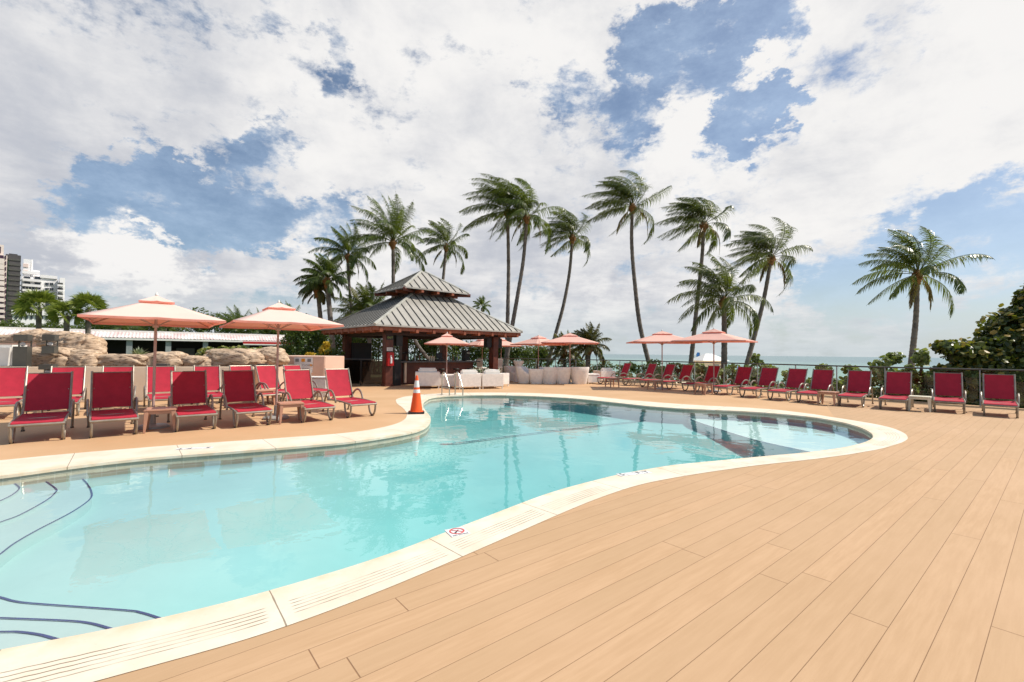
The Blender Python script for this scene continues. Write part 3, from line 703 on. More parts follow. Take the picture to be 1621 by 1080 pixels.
# ------------------------------------------------------------------ sun loungers
def make_lounger():
    t = empty('sun_lounger', (0, 0, 0))
    HY, HZ = 1.30, .36                        # hinge
    ang = R(66); bl = .74
    fm = MB()
    for s in (-1, 1):
        fm.tube(smooth_path([(s * .315, .02, .315), (s * .315, .5, .345), (s * .315, 1.0, .345), (s * .315, 1.42, .33)], 3), .021, 8)
    fm.tube([(-.325, .015, .30), (.325, .015, .30)], .024, 8); fm.tube([(-.31, 1.42, .33), (.31, 1.42, .33)], .018, 8)
    fm.tube([(-.31, .7, .325), (.31, .7, .325)], .015, 8)
    fm.build('frame', 'frame_metal', t, True)
    for s in (-1, 1):
        MB().tube(smooth_path([(s * .30, .03, .31), (s * .30, .045, .15), (s * .30, .13, .035), (s * .30, .24, .03), (s * .30, .34, .12), (s * .30, .40, .32)], 4), .021, 8, flat=1.3).build('leg', 'frame_metal', t, True)
    for s in (-1, 1):
        MB().tube(smooth_path([(s * .345, .82, .30), (s * .352, .90, .45), (s * .355, 1.04, .555), (s * .355, 1.22, .565), (s * .35, 1.40, .46), (s * .34, 1.55, .26), (s * .33, 1.66, .015)], 4), .021, 8, flat=1.35).build('arm', 'frame_metal', t, True)
    # seat sling: gently sagging sheet with thickness
    def sling(P0, P1, w, sag, N=8):
        rows = []; d = (P1 - P0); nn = Vector((0, -d.z, d.y)).normalized()
        mb = MB()
        for side in (0, 1):
            g = []
            for i in range(N + 1):
                f = i / N; row = []
                for j in range(9):
                    u = j / 8 * 2 - 1; p = P0 + d * f; s_ = -sag * (1 - u * u) * math.sin(math.pi * min(1, max(0, f))) ** .5 * 1.0
                    row.append(Vector((u * w / 2, p.y, p.z)) + nn * (s_ - .007 * side))
                g.append(row)
            if side: g = [r_[::-1] for r_ in g]
            mb.grid(g)
        return mb
    mb = MB(); prof = [(.012, .300), (.008, .335), (.04, .352), (.35, .352), (.8, .352), (1.18, .358), (HY - .03, HZ + .002)]
    for sd_ in (0, 1):
        g = []
        for (y, z) in prof:
            row = []
            for j in range(9):
                u = j / 8 * 2 - 1; sag = .022 * (1 - u * u) * (1 if .1 < y < 1.25 else 0)
                row.append(Vector((u * .30, y + (.006 * sd_ if y < .05 else 0), z - sag - .007 * sd_)))
            g.append(row)
        mb.grid(g if not sd_ else [r_[::-1] for r_ in g])
    mb.build('seat', 'red_sling', t, True, sharp=60)
    top = Vector((0, HY + .045 + bl * math.cos(ang), HZ + .045 + bl * math.sin(ang)))
    b0 = Vector((0, HY + .045, HZ + .045))
    bk = sling(b0, top, .59, .02).build('backrest', 'red_sling', t, True, sharp=60)
    bf = MB()
    for s in (-1, 1): bf.tube([(s * .305, HY, HZ - .02), (s * .305, b0.y, b0.z), (s * .305, top.y + .008, top.z + .018)], .019, 8)
    bf.tube([(-.305, b0.y + .02, b0.z + .005), (.305, b0.y + .02, b0.z + .005)], .012, 6); bf.tube([(-.305, top.y, top.z - .005), (.305, top.y, top.z - .005)], .012, 6)
    bf.build('back_frame', 'frame_metal', t, True)
    for s in (-1, 1): MB().tube([(s * .27, HY + .22, HZ + .42), (s * .27, 1.42, .30)], .010, 6).build('back_prop', 'frame_metal', t, True)
    for s in (-1, 1):
        MB().box((s * .33, 1.665, .012), (.05, .06, .024)).build('foot_pad', 'rubber', t); MB().box((s * .30, .19, .012), (.045, .09, .024)).build('foot_pad', 'rubber', t)
    return t

gl1, gl2, gl3 = 'front row of loungers left of the pool', 'back row of loungers by the low cream wall', 'row of loungers along the glass fence'
L = []
front = [((58, 701.5), 41, 'red sling lounger nearest the left edge in the front row, backrest in umbrella shade'),
         ((181, 692.5), 42, 'second red lounger of the front row, directly left of the first peach side table'),
         ((312, 683), 42, 'red lounger of the front row directly right of the nearest side table, backrest shaded'),
         ((403, 676.5), 41, 'red front row lounger directly left of the second peach side table'),
         ((507, 668.5), 42, 'sunlit red lounger right of the second side table, turned towards the kiosk side'),
         ((576, 661), 44, 'sunlit red lounger at the right end of the front row near the traffic cone')]
for (px, th, lb) in front: L.append((G(*px), th, lb, gl1))
back = [(-12.05, 10.97, 40, 'sunlit red lounger at the left edge of the back row against the cream wall'),
        (-11.2, 11.5, 40, 'red back row lounger seen between the two nearest front loungers'),
        (-10.40, 12.03, 40, 'red back row lounger almost hidden behind the second front row lounger'),
        (-9.62, 12.56, 40, 'red back row lounger behind the pole of the nearest umbrella'),
        (-8.8, 13.1, 40, 'red back row lounger seen over the third front lounger')]
for (x, y, th, lb) in back:
    fd = Vector((math.sin(R(th)), -math.cos(R(th)), 0)); L.append((Vector((x, y, 0)) + fd * 1.64, th, lb, gl2))
for (x, y, th, lb) in [(-8.15, 13.7, 56, 'reclined red lounger turned sideways behind the shaded lounger of the second umbrella'),
                       (-7.62, 14.15, 58, 'red lounger in side view left of the second umbrella pole, by the square wall lamp'),
                       (-7.15, 14.75, 64, 'red lounger in side view in front of the pool sign, last of the back row')]:
    fd = Vector((math.sin(R(th)), -math.cos(R(th)), 0)); L.append((Vector((x, y, 0)) + fd * 1.64, th, lb, gl2))
ordn = ['first', 'second', 'third', 'fourth', 'fifth', 'sixth', 'seventh', 'eighth', 'ninth', 'tenth', 'eleventh', 'twelfth', 'thirteenth']
rr = [((950, 608.5), -72), ((990, 610.5), -70), ((1018, 613), -68), ((1047, 616), -66), ((1088, 620), -63), ((1139, 625.3), -60), ((1183, 630), -57), ((1229, 634.5), -54), ((1277, 638.7), -51), ((1345, 644.3), -47), ((1413, 649.8), -44), ((1503, 654.2), -44), ((1584, 661), -46)]
extra = ['at the kiosk end beside the white wicker chairs', 'from the kiosk end', 'from the kiosk end', 'from the kiosk end, before the umbrella pole', 'from the kiosk end', 'from the kiosk end', 'from the kiosk end', 'from the kiosk end', 'from the kiosk end, left of a side table', 'from the kiosk end, right of a side table', 'from the kiosk end, left of the cream side table', 'from the kiosk end, right of the cream side table', 'last at the right edge of the photo']
for k, (p, th) in enumerate(rr): L.append((G(*p), th, '%s red fence row lounger %s' % (ordn[k], extra[k]), gl3))
proto = make_lounger()
for k, (p, th, lb, g_) in enumerate(L):
    o = proto if k == 0 else copy_tree(proto)
    o.location = p; o.rotation_euler = (0, 0, R(th + math.sin(k * 2.3) * 1.3)); tag(o, lb, 'sun lounger', g_)

# ------------------------------------------------------------------ side tables
def make_table(mt):
    t = empty('side_table', (0, 0, 0)); h = .43
    mb = MB(); mb.box((0, 0, h - .0175), (.49, .49, .035)); mb.build('table_top', mt, t, True, bevel=.012)
    mb = MB()
    for s in (-1, 1): mb.box((s * .205, 0, h - .062), (.03, .38, .052)); mb.box((0, s * .205, h - .062), (.38, .03, .052))
    mb.build('apron', mt, t, False, bevel=.004)
    for sx in (-1, 1):
        for sy in (-1, 1):
            MB().add([(sx * (.20 + a * .035), sy * (.20 + b_ * .035), h - .037) for a, b_ in ((-1, -1), (1, -1), (1, 1), (-1, 1))] + [(sx * (.225 + a * .018), sy * (.225 + b_ * .018), 0) for a, b_ in ((-1, -1), (1, -1), (1, 1), (-1, 1))],
                     [(0, 1, 2, 3), (7, 6, 5, 4), (0, 4, 5, 1), (1, 5, 6, 2), (2, 6, 7, 3), (3, 7, 4, 0)]).build('leg', mt, t, bevel=.005, flipfix=True)
    return t
tp = make_table('table_plastic'); tw = make_table('cream_plastic')
tabs = [((-6.68, 8.72), 33, 'peach plastic side table at the foot of the nearest umbrella pole'), ((-4.80, 9.92), 35, 'peach plastic side table beside the second umbrella pole in the front row'),
        ((-7.05, 12.95), 50, 'peach side table in the back row behind the second umbrella pole'),
        (tuple(W(1311, 600, 14.55)[:2]), -50, 'peach side table between two loungers of the fence row, nearest of its kind there'),
        (tuple(W(1114, 600, 17.9)[:2]), -60, 'peach side table under the right umbrella of the fence row'), (tuple(W(1037, 600, 19.9)[:2]), -66, 'small peach side table under the left umbrella of the fence row'),
        (tuple(W(969, 600, 21.4)[:2]), -70, 'peach side table at the kiosk end of the fence row beside the first lounger')]
for k, (p, th, lb) in enumerate(tabs):
    o = tp if k == 0 else copy_tree(tp); o.location = (*p, 0); o.rotation_euler = (0, 0, R(th)); tag(o, lb, 'side table', 'peach side tables between the loungers')
p = W(1456, 600, 13.2); tw.location = (p.x, p.y, 0); tw.rotation_euler = (0, 0, R(-46)); tag(tw, 'cream white side table between two loungers near the right edge', 'side table')

# ------------------------------------------------------------------ parasols
def make_umbrella(mt, hem):
    t = empty('patio_umbrella', (0, 0, 0)); H, E, hx, hy = 2.62, 2.10, 1.02, 1.45
    def cor(k, f): k %= 4; return Vector(((-1, 1, 1, -1)[k] * hx * f, (-1, -1, 1, 1)[k] * hy * f, 0))
    def canopy(z0, z1, w, sagk, N=10, th=.006):
        mb = MB()
        for k in range(4):
            c0 = cor(k, w); c1 = cor(k + 1, w)
            g = []
            for i in range(N + 1):
                f = .02 + .98 * i / N; row = []
                for j in range(11):
                    u = j / 10; p = c0.lerp(c1, u) * f
                    sag = sagk * math.sin(math.pi * u) * f * 1.0
                    nrm_in = -(c0 + c1).normalized() * (sag * .35)
                    z = z1 + (z0 - z1) * (f ** .93) - sag * .25 * (1 - f)
                    # seam along the middle rib keeps the panel a little higher
                    z += .012 * f * (1 - abs(u - .5) * 2) ** 6
                    row.append(Vector((p.x, p.y, z)) + nrm_in)
                g.append(row)
            mb.grid([r_[::-1] for r_ in g])
        return mb
    c = canopy(E, H - .06, 1.0, .10).build('canopy', mt, t, True, sharp=25)
    sol = c.modifiers.new('thick', 'SOLIDIFY'); sol.thickness = .004
    v = canopy(H - .145, H + .005, .27, .03, 4).build('vent', mt, t, True, sharp=25)
    mb = MB()
    for k in range(4):                       # hem band
        c0 = cor(k, 1.0); c1 = cor(k + 1, 1.0)
        r0, r1 = [], []
        for j in range(11):
            u = j / 10; q = c0.lerp(c1, u) - (c0 + c1).normalized() * (.10 * math.sin(math.pi * u) * .35); z = E + .012 * (1 - abs(u - .5) * 2) ** 6
            r0.append(Vector((q.x, q.y, z))); r1.append(Vector((q.x, q.y, z - .04)))
        mb.grid([r0, r1])
    mb.build('hem', hem, t, True)
    mb = MB()
    for k in range(4):
        c0 = cor(k, .27); c1 = cor(k + 1, .27)
        mb.grid([[c0 + Vector((0, 0, H - .145)), c1 + Vector((0, 0, H - .145))], [c0 + Vector((0, 0, H - .175)), c1 + Vector((0, 0, H - .175))]])
    mb.build('vent_hem', hem, t)
    MB().tube([(0, 0, .06), (0, 0, H - .02)], .024, 12).build('pole', 'pole_wood', t, True)
    MB().lathe([(.0, 0), (.022, .0), (.03, .02), (.018, .05), (.0, .075)], (0, 0, H - .005), 10).build('finial', 'white_metal', t, True)
    MB().lathe([(.05, 0), (.055, .03), (.05, .06)], (0, 0, E - .12), 12).build('hub', 'pole_wood', t, True)
    for k in range(8):
        d = cor(k // 2, 1.0) if k % 2 == 0 else (cor(k // 2, 1.0) + cor(k // 2 + 1, 1.0)) * .48
        rr_ = d.length; d = d.normalized(); zz = lambda f: (H - .06) + (E - H + .06) * f ** .93 - .022
        mb = MB(); mb.tube([d * (rr_ * f) + Vector((0, 0, zz(f))) for f in (.03, .35, .7, .985)], .009, 5)
        rb = mb.build('rib', 'pole_wood', t); MB().tube([d * .04 + Vector((0, 0, E - .08)), d * (rr_ * .5) + Vector((0, 0, zz(.5)))], .008, 5).build('strut', 'pole_wood', rb)
    MB().lathe([(.27, 0), (.27, .035), (.24, .055), (.06, .07), (.05, .10), (.045, .30), (.0, .30)], n=24).build('base', 'umbrella_base', t, True)
    MB().tube([(.04, 0, .22), (.09, 0, .22)], .012, 8).build('knob', 'black', t)
    return t
u1 = make_umbrella('canopy_fabric', 'hem_fabric')
# position (pixel, depth), rotation, scale
U = [(242, 9.05, 39, 1.0, 'pale coral umbrella nearest the camera among the left loungers'), (437, 10.4, 37, 1.01, 'pale coral umbrella beside the kiosk end of the left loungers')]
for k, (px, Y, rz, sc, lb) in enumerate(U):
    o = u1 if k == 0 else copy_tree(u1); p = W(px, 665, Y); o.location = (p.x, p.y, 0); o.rotation_euler = (0, 0, R(rz)); o.scale = (sc, sc, sc)
    tag(o, lb, 'umbrella', 'coral umbrellas on the left deck')
u2 = make_umbrella('canopy_far', 'hem_fabric')
UF = [(707, 20.2, 8, .915, 'coral umbrella standing before the kiosk bar counter behind the white sofas'), (763, 29.0, 30, .95, 'far coral umbrella half hidden behind the right kiosk post'), (793, 29.0, 15, .95, 'far coral umbrella just right of the right kiosk post'),
      (852, 25.2, 32, .97, 'coral umbrella among the white tub chairs, left of the two overlapping ones'), (902, 23.6, 82, 1.0, 'coral umbrella among the white tub chairs with its base in view'),
      (1048, 20.5, 84, 1.0, 'coral umbrella over the far loungers, left of the pair on the fence side'), (1130, 19.4, 50, 1.02, 'coral umbrella over the far loungers, right of the pair on the fence side')]
for k, (px, Y, rz, sc, lb) in enumerate(UF):
    o = u2 if k == 0 else copy_tree(u2); p = W(px, 590, Y); o.location = (p.x, p.y, 0); o.rotation_euler = (0, 0, R(rz)); o.scale = (sc, sc, sc)
    tag(o, lb, 'umbrella', 'coral umbrellas beyond the pool')

# ------------------------------------------------------------------ traffic cone
p = G(659, 654.5); t = empty('traffic_cone', p, R(12), 'orange traffic cone with two white bands and a black base on the pool coping', 'traffic cone')
MB().box((0, 0, .028), (.40, .40, .044)).build('base', 'cone_black', t, bevel=.012)
def rc(z): return .155 + (.028 - .155) * (z - .05) / .90
mb = MB(); mb.lathe([(.175, .05), (.172, .066), (rc(.07), .074), (rc(.52), .52)], n=28); mb.lathe([(rc(.605), .605), (rc(.66), .66)], n=28); mb.lathe([(rc(.83), .83), (rc(.93), .93), (.024, .955), (.012, .962)], n=28)
mb.build('body', 'cone_orange', t, True)
for a, b_ in ((.52, .605), (.66, .83)): MB().lathe([(rc(a) + .002, a), (rc(b_) + .002, b_)], n=28).build('reflective_band', 'cone_white', t, True)

# ------------------------------------------------------------------ pool ladder
pa, pb = G(699.5, 624.8), G(720.5, 624.5); t = empty('pool_ladder', (pa + pb) / 2, 0, 'bent steel pool ladder with two handrails beyond the cone', 'pool ladder')
cc = (pa + pb) / 2; ax = (pb - pa).normalized(); fw = Vector((ax.y, -ax.x, 0)); fw = (fw + Vector((.55, 0, 0))).normalized()
for q in (pa - cc, pb - cc):
    MB().tube(smooth_path([q + Vector((0, 0, -.01)), q + Vector((0, 0, .60)), q + fw * .03 + Vector((0, 0, .76)), q + fw * .12 + Vector((0, 0, .82)), q + fw * .22 + Vector((0, 0, .74)), q + fw * .46 + Vector((0, 0, .34)), q + fw * .50 + Vector((0, 0, .22)), q + fw * .50 + Vector((0, 0, -.9))], 5), .021, 10).build('handrail', 'steel', t, True)
    MB().lathe([(.05, .0), (.05, .015), (.025, .025)], q, 14).build('flange', 'steel', t, True)
    MB().tube([q + Vector((0, 0, .27)), q + fw * .48 + Vector((0, 0, .27))], .014, 8).build('brace', 'steel', t, True)
for z in (-.18, -.45, -.72): MB().tube([pa - cc + fw * .5 + Vector((0, 0, z)), pb - cc + fw * .5 + Vector((0, 0, z))], .022, 8).build('rung', 'steel', t, True)

# ------------------------------------------------------------------ white furniture
def make_sofa(w=.92):
    t = empty('wicker_armchair', (0, 0, 0)); d = .86
    mb = MB(); mb.box((0, d - .04, .36), (w, .08, .52))
    mb.build('back_panel', 'white_wicker', t, bevel=.01)
    for s in (-1, 1): MB().box((s * (w / 2 - .055), d / 2 - .042, .36), (.11, d - .085, .52)).build('arm', 'white_wicker', t, bevel=.01)
    MB().box((0, d / 2 - .04, .20), (w - .225, d - .09, .16)).build('seat_base', 'white_wicker', t, bevel=.008)
    MB().box((0, d / 2 - .04, .36), (w - .24, d - .11, .14)).build('seat_cushion', 'white_cushion', t, True, bevel=.035)
    mb = MB(); mb.box((0, d - .19, .60), (w - .22, .19, .36), rx=R(-6)); mb.build('back_cushion', 'white_cushion', t, True, bevel=.05)
    for sx in (-1, 1):
        for sy in (.05, d - .05): MB().box((sx * (w / 2 - .04), sy, .05), (.04, .04, .10)).build('leg', 'white_paint', t)
    return t
gs = 'square white wicker armchairs in front of the kiosk bar'
sof = make_sofa()
def place(o, px, Y, th, lb, cat, grp, sc=1.0):
    p = W(px, 600, Y); o.location = (p.x, p.y, 0); o.rotation_euler = (0, 0, R(th)); o.scale = (sc, sc, sc); tag(o, lb, cat, grp)
# local +Y is the back: a chair seen from behind has its back towards the camera, th about 180
S = [(676, 20.3, 192, 'white square wicker armchair seen from behind, directly behind the traffic cone', 1.12), (735, 20.1, 202, 'white square wicker armchair seen from behind between the two ladder handrails', 1.05),
     (771, 20.5, 200, 'white square wicker armchair seen from behind, just right of the pool ladder', 1.04), (797, 21.6, 128, 'white square wicker armchair turned sideways at the right end of its row', 1.0)]
for k, (px, Y, th, lb, sc) in enumerate(S): place(sof if k == 0 else copy_tree(sof), px, Y, th, lb, 'armchair', gs, sc)
o = copy_tree(sof); place(o, 950, 26.0, 200, 'white wicker armchair beside the first lounger of the fence row', 'armchair', None)
t = empty('ottoman', (0, 0, 0)); MB().box((0, 0, .24), (.70, .70, .36)).build('body', 'white_wicker', t, bevel=.012); MB().box((0, 0, .46), (.72, .72, .10)).build('cushion', 'white_cushion', t, True, bevel=.03)
mb = MB(); [mb.box((a * .30, b_ * .30, .03), (.05, .05, .06)) for a in (-1, 1) for b_ in (-1, 1)]; mb.build('feet', 'white_paint', t)
place(t, 935, 24.0, 20, 'low white ottoman left of the first lounger of the fence row', 'ottoman', None)
t2 = copy_tree(t); place(t2, 708, 20.2, 5, 'white ottoman between the armchair behind the cone and its neighbour', 'ottoman', None, 1.12)

def make_tub():
    t = empty('tub_chair', (0, 0, 0)); N = 36
    outer_, inner_ = [], []
    def h(a):                                # a=0 at the front (-Y)
        c = (1 - math.cos(a)) / 2; q = min(1, max(0, (c - .12) / .55)); return .46 + .32 * q * q * (3 - 2 * q)
    rows = []
    for f in (0, .15, .4, .7, .93, 1.0, 1.0, .9, .6):
        rows.append(f)
    g = []; prof = [(0, .0, .29), (0, .04, .30), (0, .4, .345), (0, .75, .39), (0, .96, .41), (0, 1.0, .40), (1, 1.0, .355), (1, .94, .34), (1, .75, .33)]
    for (ins, f, r_) in prof:
        row = []
        for k in range(N + 1):
            a = 2 * math.pi * k / N; top = h(a); z = top * f if not ins else (.40 + (top - .40) * ((f - .75) / .25))
            rr_ = r_ / (abs(math.sin(a)) ** 3.4 + abs(math.cos(a)) ** 3.4) ** (1 / 3.4); row.append(Vector((math.sin(a) * rr_, -math.cos(a) * rr_, z)))
        g.append(row)
    mb = MB(); mb.grid([r_[::-1] for r_ in g]); mb.build('shell', 'white_wicker', t, True, sharp=50)
    MB().lathe([(.33, .36), (.335, .40), (.32, .45), (.0, .455)], n=28).build('seat_cushion', 'white_cushion', t, True)
    return t
gt = 'round white tub chairs around the cocktail tables'
tub = make_tub()
T = [(811, 25.4, 60, 'white tub chair left of the tall hourglass table, seen from the side', 1.05), (831, 23.6, 70, 'white tub chair right of the hourglass table with its arm sloping down to the right', 1.08),
     (849, 23.3, 170, 'boxy white tub chair seen from behind under the left umbrella pole', .98), (869, 23.4, 150, 'tall white tub chair seen from behind between two umbrella poles', 1.1),
     (890, 23.6, 185, 'white tub chair seen from behind just left of the bare umbrella base', 1.1), (917, 23.5, 195, 'white tub chair seen from behind, right of the bare umbrella base', 1.12)]
for k, (px, Y, th, lb, sc) in enumerate(T): place(tub if k == 0 else copy_tree(tub), px, Y, th, lb, 'tub chair', gt, sc)
ht = empty('cocktail_table', (0, 0, 0)); MB().lathe([(.26, 0), (.26, .03), (.20, .22), (.15, .5), (.15, .7), (.20, .9), (.27, 1.06), (.285, 1.09), (.285, 1.12)], n=28).build('body', 'white_wicker', ht, True)
MB().lathe([(.29, 1.121), (.29, 1.14), (.0, 1.142)], n=28).build('table_top', 'white_paint', ht, True)
place(ht, 820.5, 24.6, 0, 'tall white hourglass cocktail table right of the kiosk post', 'cocktail table', None)
bs = empty('bar_chair', (0, 0, 0)); MB().box((0, 0, .70), (.44, .42, .06)).build('seat', 'white_wicker', bs, bevel=.01)
MB().box((0, .20, .98), (.46, .05, .46), rx=R(-6), taper=.8).build('backrest', 'white_wicker', bs, bevel=.012)
for a in (-1, 1):
    for b_ in (-1, 1): MB().tube([(a * .19, b_ * .18, .68), (a * .22, b_ * .21, 0)], .016, 6).build('leg', 'white_metal', bs)
MB().tube([(-.2, -.2, .3), (.2, -.2, .3), (.2, .2, .3), (-.2, .2, .3), (-.2, -.2, .3)], .010, 5).build('footrest', 'white_metal', bs)
place(bs, 762, 25.6, 150, 'pale wicker bar chair left of the right kiosk post', 'bar chair', 'pale wicker bar chairs at the kiosk')
place(copy_tree(bs), 789, 26.2, 190, 'pale wicker bar chair right of the right kiosk post', 'bar chair', 'pale wicker bar chairs at the kiosk')

# ------------------------------------------------------------------ kiosk
KC = Vector((-4.80, 24.30, 0)); ku = Vector((.749, .662, 0)).normalized(); kv = Vector((-ku.y, ku.x, 0)); KA = math.atan2(ku.y, ku.x)
kt = empty('bar_kiosk', KC, KA, 'open bar kiosk with a two tier grey metal roof on dark red posts', 'kiosk')
# local frame: x along the long front, y away from the camera
def hip_roof(hx0, hy0, z0, hx1, hy1, z1, name, sp=.385):
    mb = MB(); c0 = [(-hx0, -hy0), (hx0, -hy0), (hx0, hy0), (-hx0, hy0)]; c1 = [(-hx1, -hy1), (hx1, -hy1), (hx1, hy1), (-hx1, hy1)]; th = .07
    mb.m = 0
    for k in range(4):
        a, b_, c_, d = c0[k], c0[(k + 1) % 4], c1[(k + 1) % 4], c1[k]
        mb.add([(*a, z0), (*b_, z0), (*c_, z1), (*d, z1)], [(0, 1, 2, 3)]); mb.add([(*a, z0 - th), (*b_, z0 - th), (*c_, z1 - th), (*d, z1 - th)], [(3, 2, 1, 0)])
        mb.add([(*a, z0), (*b_, z0), (*b_, z0 - th), (*a, z0 - th)], [(3, 2, 1, 0)])
    mb.m = 1
    for k in range(4):
        A, B, C_, D_ = Vector((*c0[k], z0)), Vector((*c0[(k + 1) % 4], z0)), Vector((*c1[(k + 1) % 4], z1)), Vector((*c1[k], z1))
        e_ = (B - A).normalized(); Lw = (B - A).length; up = (D_ + C_) / 2 - (A + B) / 2; up = up - e_ * up.dot(e_); nn = e_.cross(up).normalized()
        s0 = (D_ - A).dot(e_); s1 = (C_ - A).dot(e_); cnt = int(Lw / sp); 
        for i in range(1, cnt):
            x = Lw * i / cnt
            f = x / s0 if x < s0 else ((Lw - x) / (Lw - s1) if x > s1 else 1.0); f = min(1, f)
            if f < .06: continue
            P0 = A + e_ * x + up * .0 ; P1 = A + e_ * x + up * (f - .02)
            q = e_ * .017; h_ = nn * .032
            mb.add([P0 - q, P0 + q, P0 + q + h_, P0 - q + h_, P1 - q, P1 + q, P1 + q + h_, P1 - q + h_], [(0, 1, 2, 3), (7, 6, 5, 4), (0, 4, 5, 1), (1, 5, 6, 2), (2, 6, 7, 3), (3, 7, 4, 0)])
    mb.m = 2
    for k in range(4):
        A, D_ = Vector((*c0[k], z0 + .015)), Vector((*c1[k], z1 + .015)); mb.tube([A, D_], .075, 6, flat=.5)
    return mb.build(name, ['roof_metal', 'roof_seam', 'roof_ridge'], kt)
hip_roof(4.22, 3.35, 2.70, 1.15, .90, 4.46, 'lower_roof'); hip_roof(1.92, 1.55, 4.72, .10, .02, 5.86, 'upper_roof')
fz = 2.55
mb = MB()
for s in (-1, 1):
    mb.box((0, s * 3.24, fz), (8.28, .06, .16)); mb.box((s * 4.11, 0, fz), (.06, 6.4, .16))
mb.build('fascia', 'rafter_wood', kt)
for k in range(10):
    x = -3.9 + 7.8 * k / 9
    for s in (-1, 1): MB().box((x, s * 3.02, 2.50), (.13, .56, .20)).build('rafter_tail', 'rafter_wood', kt)
for k in range(8):
    y = -2.85 + 5.7 * k / 7
    for s in (-1, 1): MB().box((s * 3.88, y, 2.50), (.56, .13, .20)).build('rafter_tail', 'rafter_wood', kt)
mb = MB()
for s in (-1, 1):
    mb.box((0, s * 2.5, 2.42), (6.6, .16, .24)); mb.box((s * 3.1, 0, 2.42), (.16, 4.84, .24))
mb.build('ring_beam', 'dark_wood', kt)
mb = MB(); mb.box((0, 0, 4.52), (2.35, 1.85, .42)); mb.build('neck', 'dark_wood', kt)
for s in (-1, 1):
    for q in (-1, 1):
        A = Vector((s * 1.0, q * .8, 4.62)); B = Vector((s * 1.98, q * 1.60, 4.60)); MB().tube([A, B], .09, 4).build('hip_rafter', 'bar_wood', kt)
for x in (-.9, 0, .9):
    for q in (-1, 1): MB().box((x, q * 1.22, 4.59), (.14, .62, .15)).build('rafter_tail', 'rafter_wood', kt)
for y in (-.55, .55):
    for q in (-1, 1): MB().box((q * 1.52, y, 4.59), (.62, .14, .15)).build('rafter_tail', 'rafter_wood', kt)
posts = [(-3.1, -2.3), (2.9, -2.5), (-3.1, 2.4), (2.9, 2.4), (.2, 2.4)]
for x, y in posts: MB().box((x, y, 1.25), (.36, .36, 2.3 if y > 0 else 2.3)).build('post', 'bar_wood', kt, bevel=.015)
for x, y in posts[:2]: MB().box((x, y, .05), (.42, .42, .10)).build('post_base', 'bar_wood', kt)
# bar counter: front run and right run
mb = MB(); mb.box((-.15, -1.7, .52), (4.5, .08, 1.04)); mb.box((2.10, -.35, .52), (.08, 2.62, 1.04))
mb.build('counter_front', 'bar_wood', kt)
MB().box((-.05, -1.72, 1.075), (4.9, .62, .07)).build('counter_top', 'counter_stone', kt, bevel=.01)
MB().box((2.10, -.10, 1.075), (.62, 2.60, .07)).build('counter_top', 'counter_stone', kt, bevel=.01)
MB().box((-2.58, -2.0, .60), (.30, .60, 1.20)).build('end_cabinet', 'black', kt)
MB().box((-1.95, -1.78, .58), (.11, .16, .98)).build('counter_pillar', 'cream_wall', kt)
MB().box((-2.45, 2.2, 1.0), (1.0, .5, 2.0)).build('cooler_cabinet', 'black', kt, bevel=.01)
MB().box((.9, 2.1, .55), (2.8, .5, 1.1)).build('back_counter', 'dark_wood', kt)
for x, w_, h_ in ((-.1, .75, .06), (.9, 1.0, .05)): MB().box((x + .5, 2.1, 1.5), (w_, .3, h_)).build('bottle_shelf', 'dark_wood', kt)
for k in range(6): MB().tube([(-1.9 + k * .55, 2.35, 2.42), (-1.9 + k * .55, 2.35, 2.2)], .01, 5).build('hanger', 'black', kt)
tags_ = []
def kpos(x, y, z): return KC + ku * x + kv * y + Vector((0, 0, z))
def kthing(name, x, y, z, lb, cat, grp=None, rz=0): return empty(name, kpos(x, y, z), KA + rz, lb, cat, grp)
# fire extinguisher box on the front post
t = kthing('extinguisher_box', -3.1, -2.49, 1.22, 'red fire extinguisher box with a white symbol on the left kiosk post', 'fire extinguisher box')
MB().box((0, -.08, 0), (.30, .15, .62)).build('case', 'box_red', t, bevel=.02); MB().box((0, -.158, .04), (.07, .006, .26)).build('symbol', 'sign_white', t)
MB().lathe([(.02, -.20), (.045, -.18), (.045, .05), (.02, .09)], (0, -.165, 0), 10).build('extinguisher', 'sign_white', t)
t = kthing('notice_board', -3.1, -2.49, 1.66, 'small white notice above the red extinguisher box', 'sign'); MB().box((0, -.012, 0), (.28, .02, .16)).build('panel', 'sign_white', t)
for k in range(3): MB().box((0, -.024, .04 - .04 * k), (.20, .003, .012)).build('text_line', 'ink_grey', t)
t = kthing('exit_sign', -3.1, -2.49, 2.18, 'green exit sign near the top of the left kiosk post', 'sign'); MB().box((0, -.02, 0), (.32, .03, .19)).build('panel', 'black', t); text_part('EXIT', .13, 'exit_glow', t, (0, -.037, 0), (R(90), 0, 0))
for (x, y, z, lb) in ((-2.62, -2.35, 2.08, 'black loudspeaker hanging beside the left kiosk post'), (2.52, -2.45, 2.08, 'black loudspeaker hanging left of the right kiosk post'), (3.28, -2.4, 2.06, 'black loudspeaker hanging right of the right kiosk post')):
    t = kthing('loudspeaker', x, y, z, lb, 'loudspeaker', 'loudspeakers under the kiosk roof'); MB().box((0, 0, 0), (.34, .30, .52)).build('cabinet', 'black', t, bevel=.02); MB().lathe([(.11, 0), (.10, .012), (.03, .004)], (0, 0, 0), 18).build('cone', 'rubber', t).rotation_euler = (R(90), 0, 0)
    MB().box((0, 0, .31), (.05, .05, .10)).build('bracket', 'black', t)
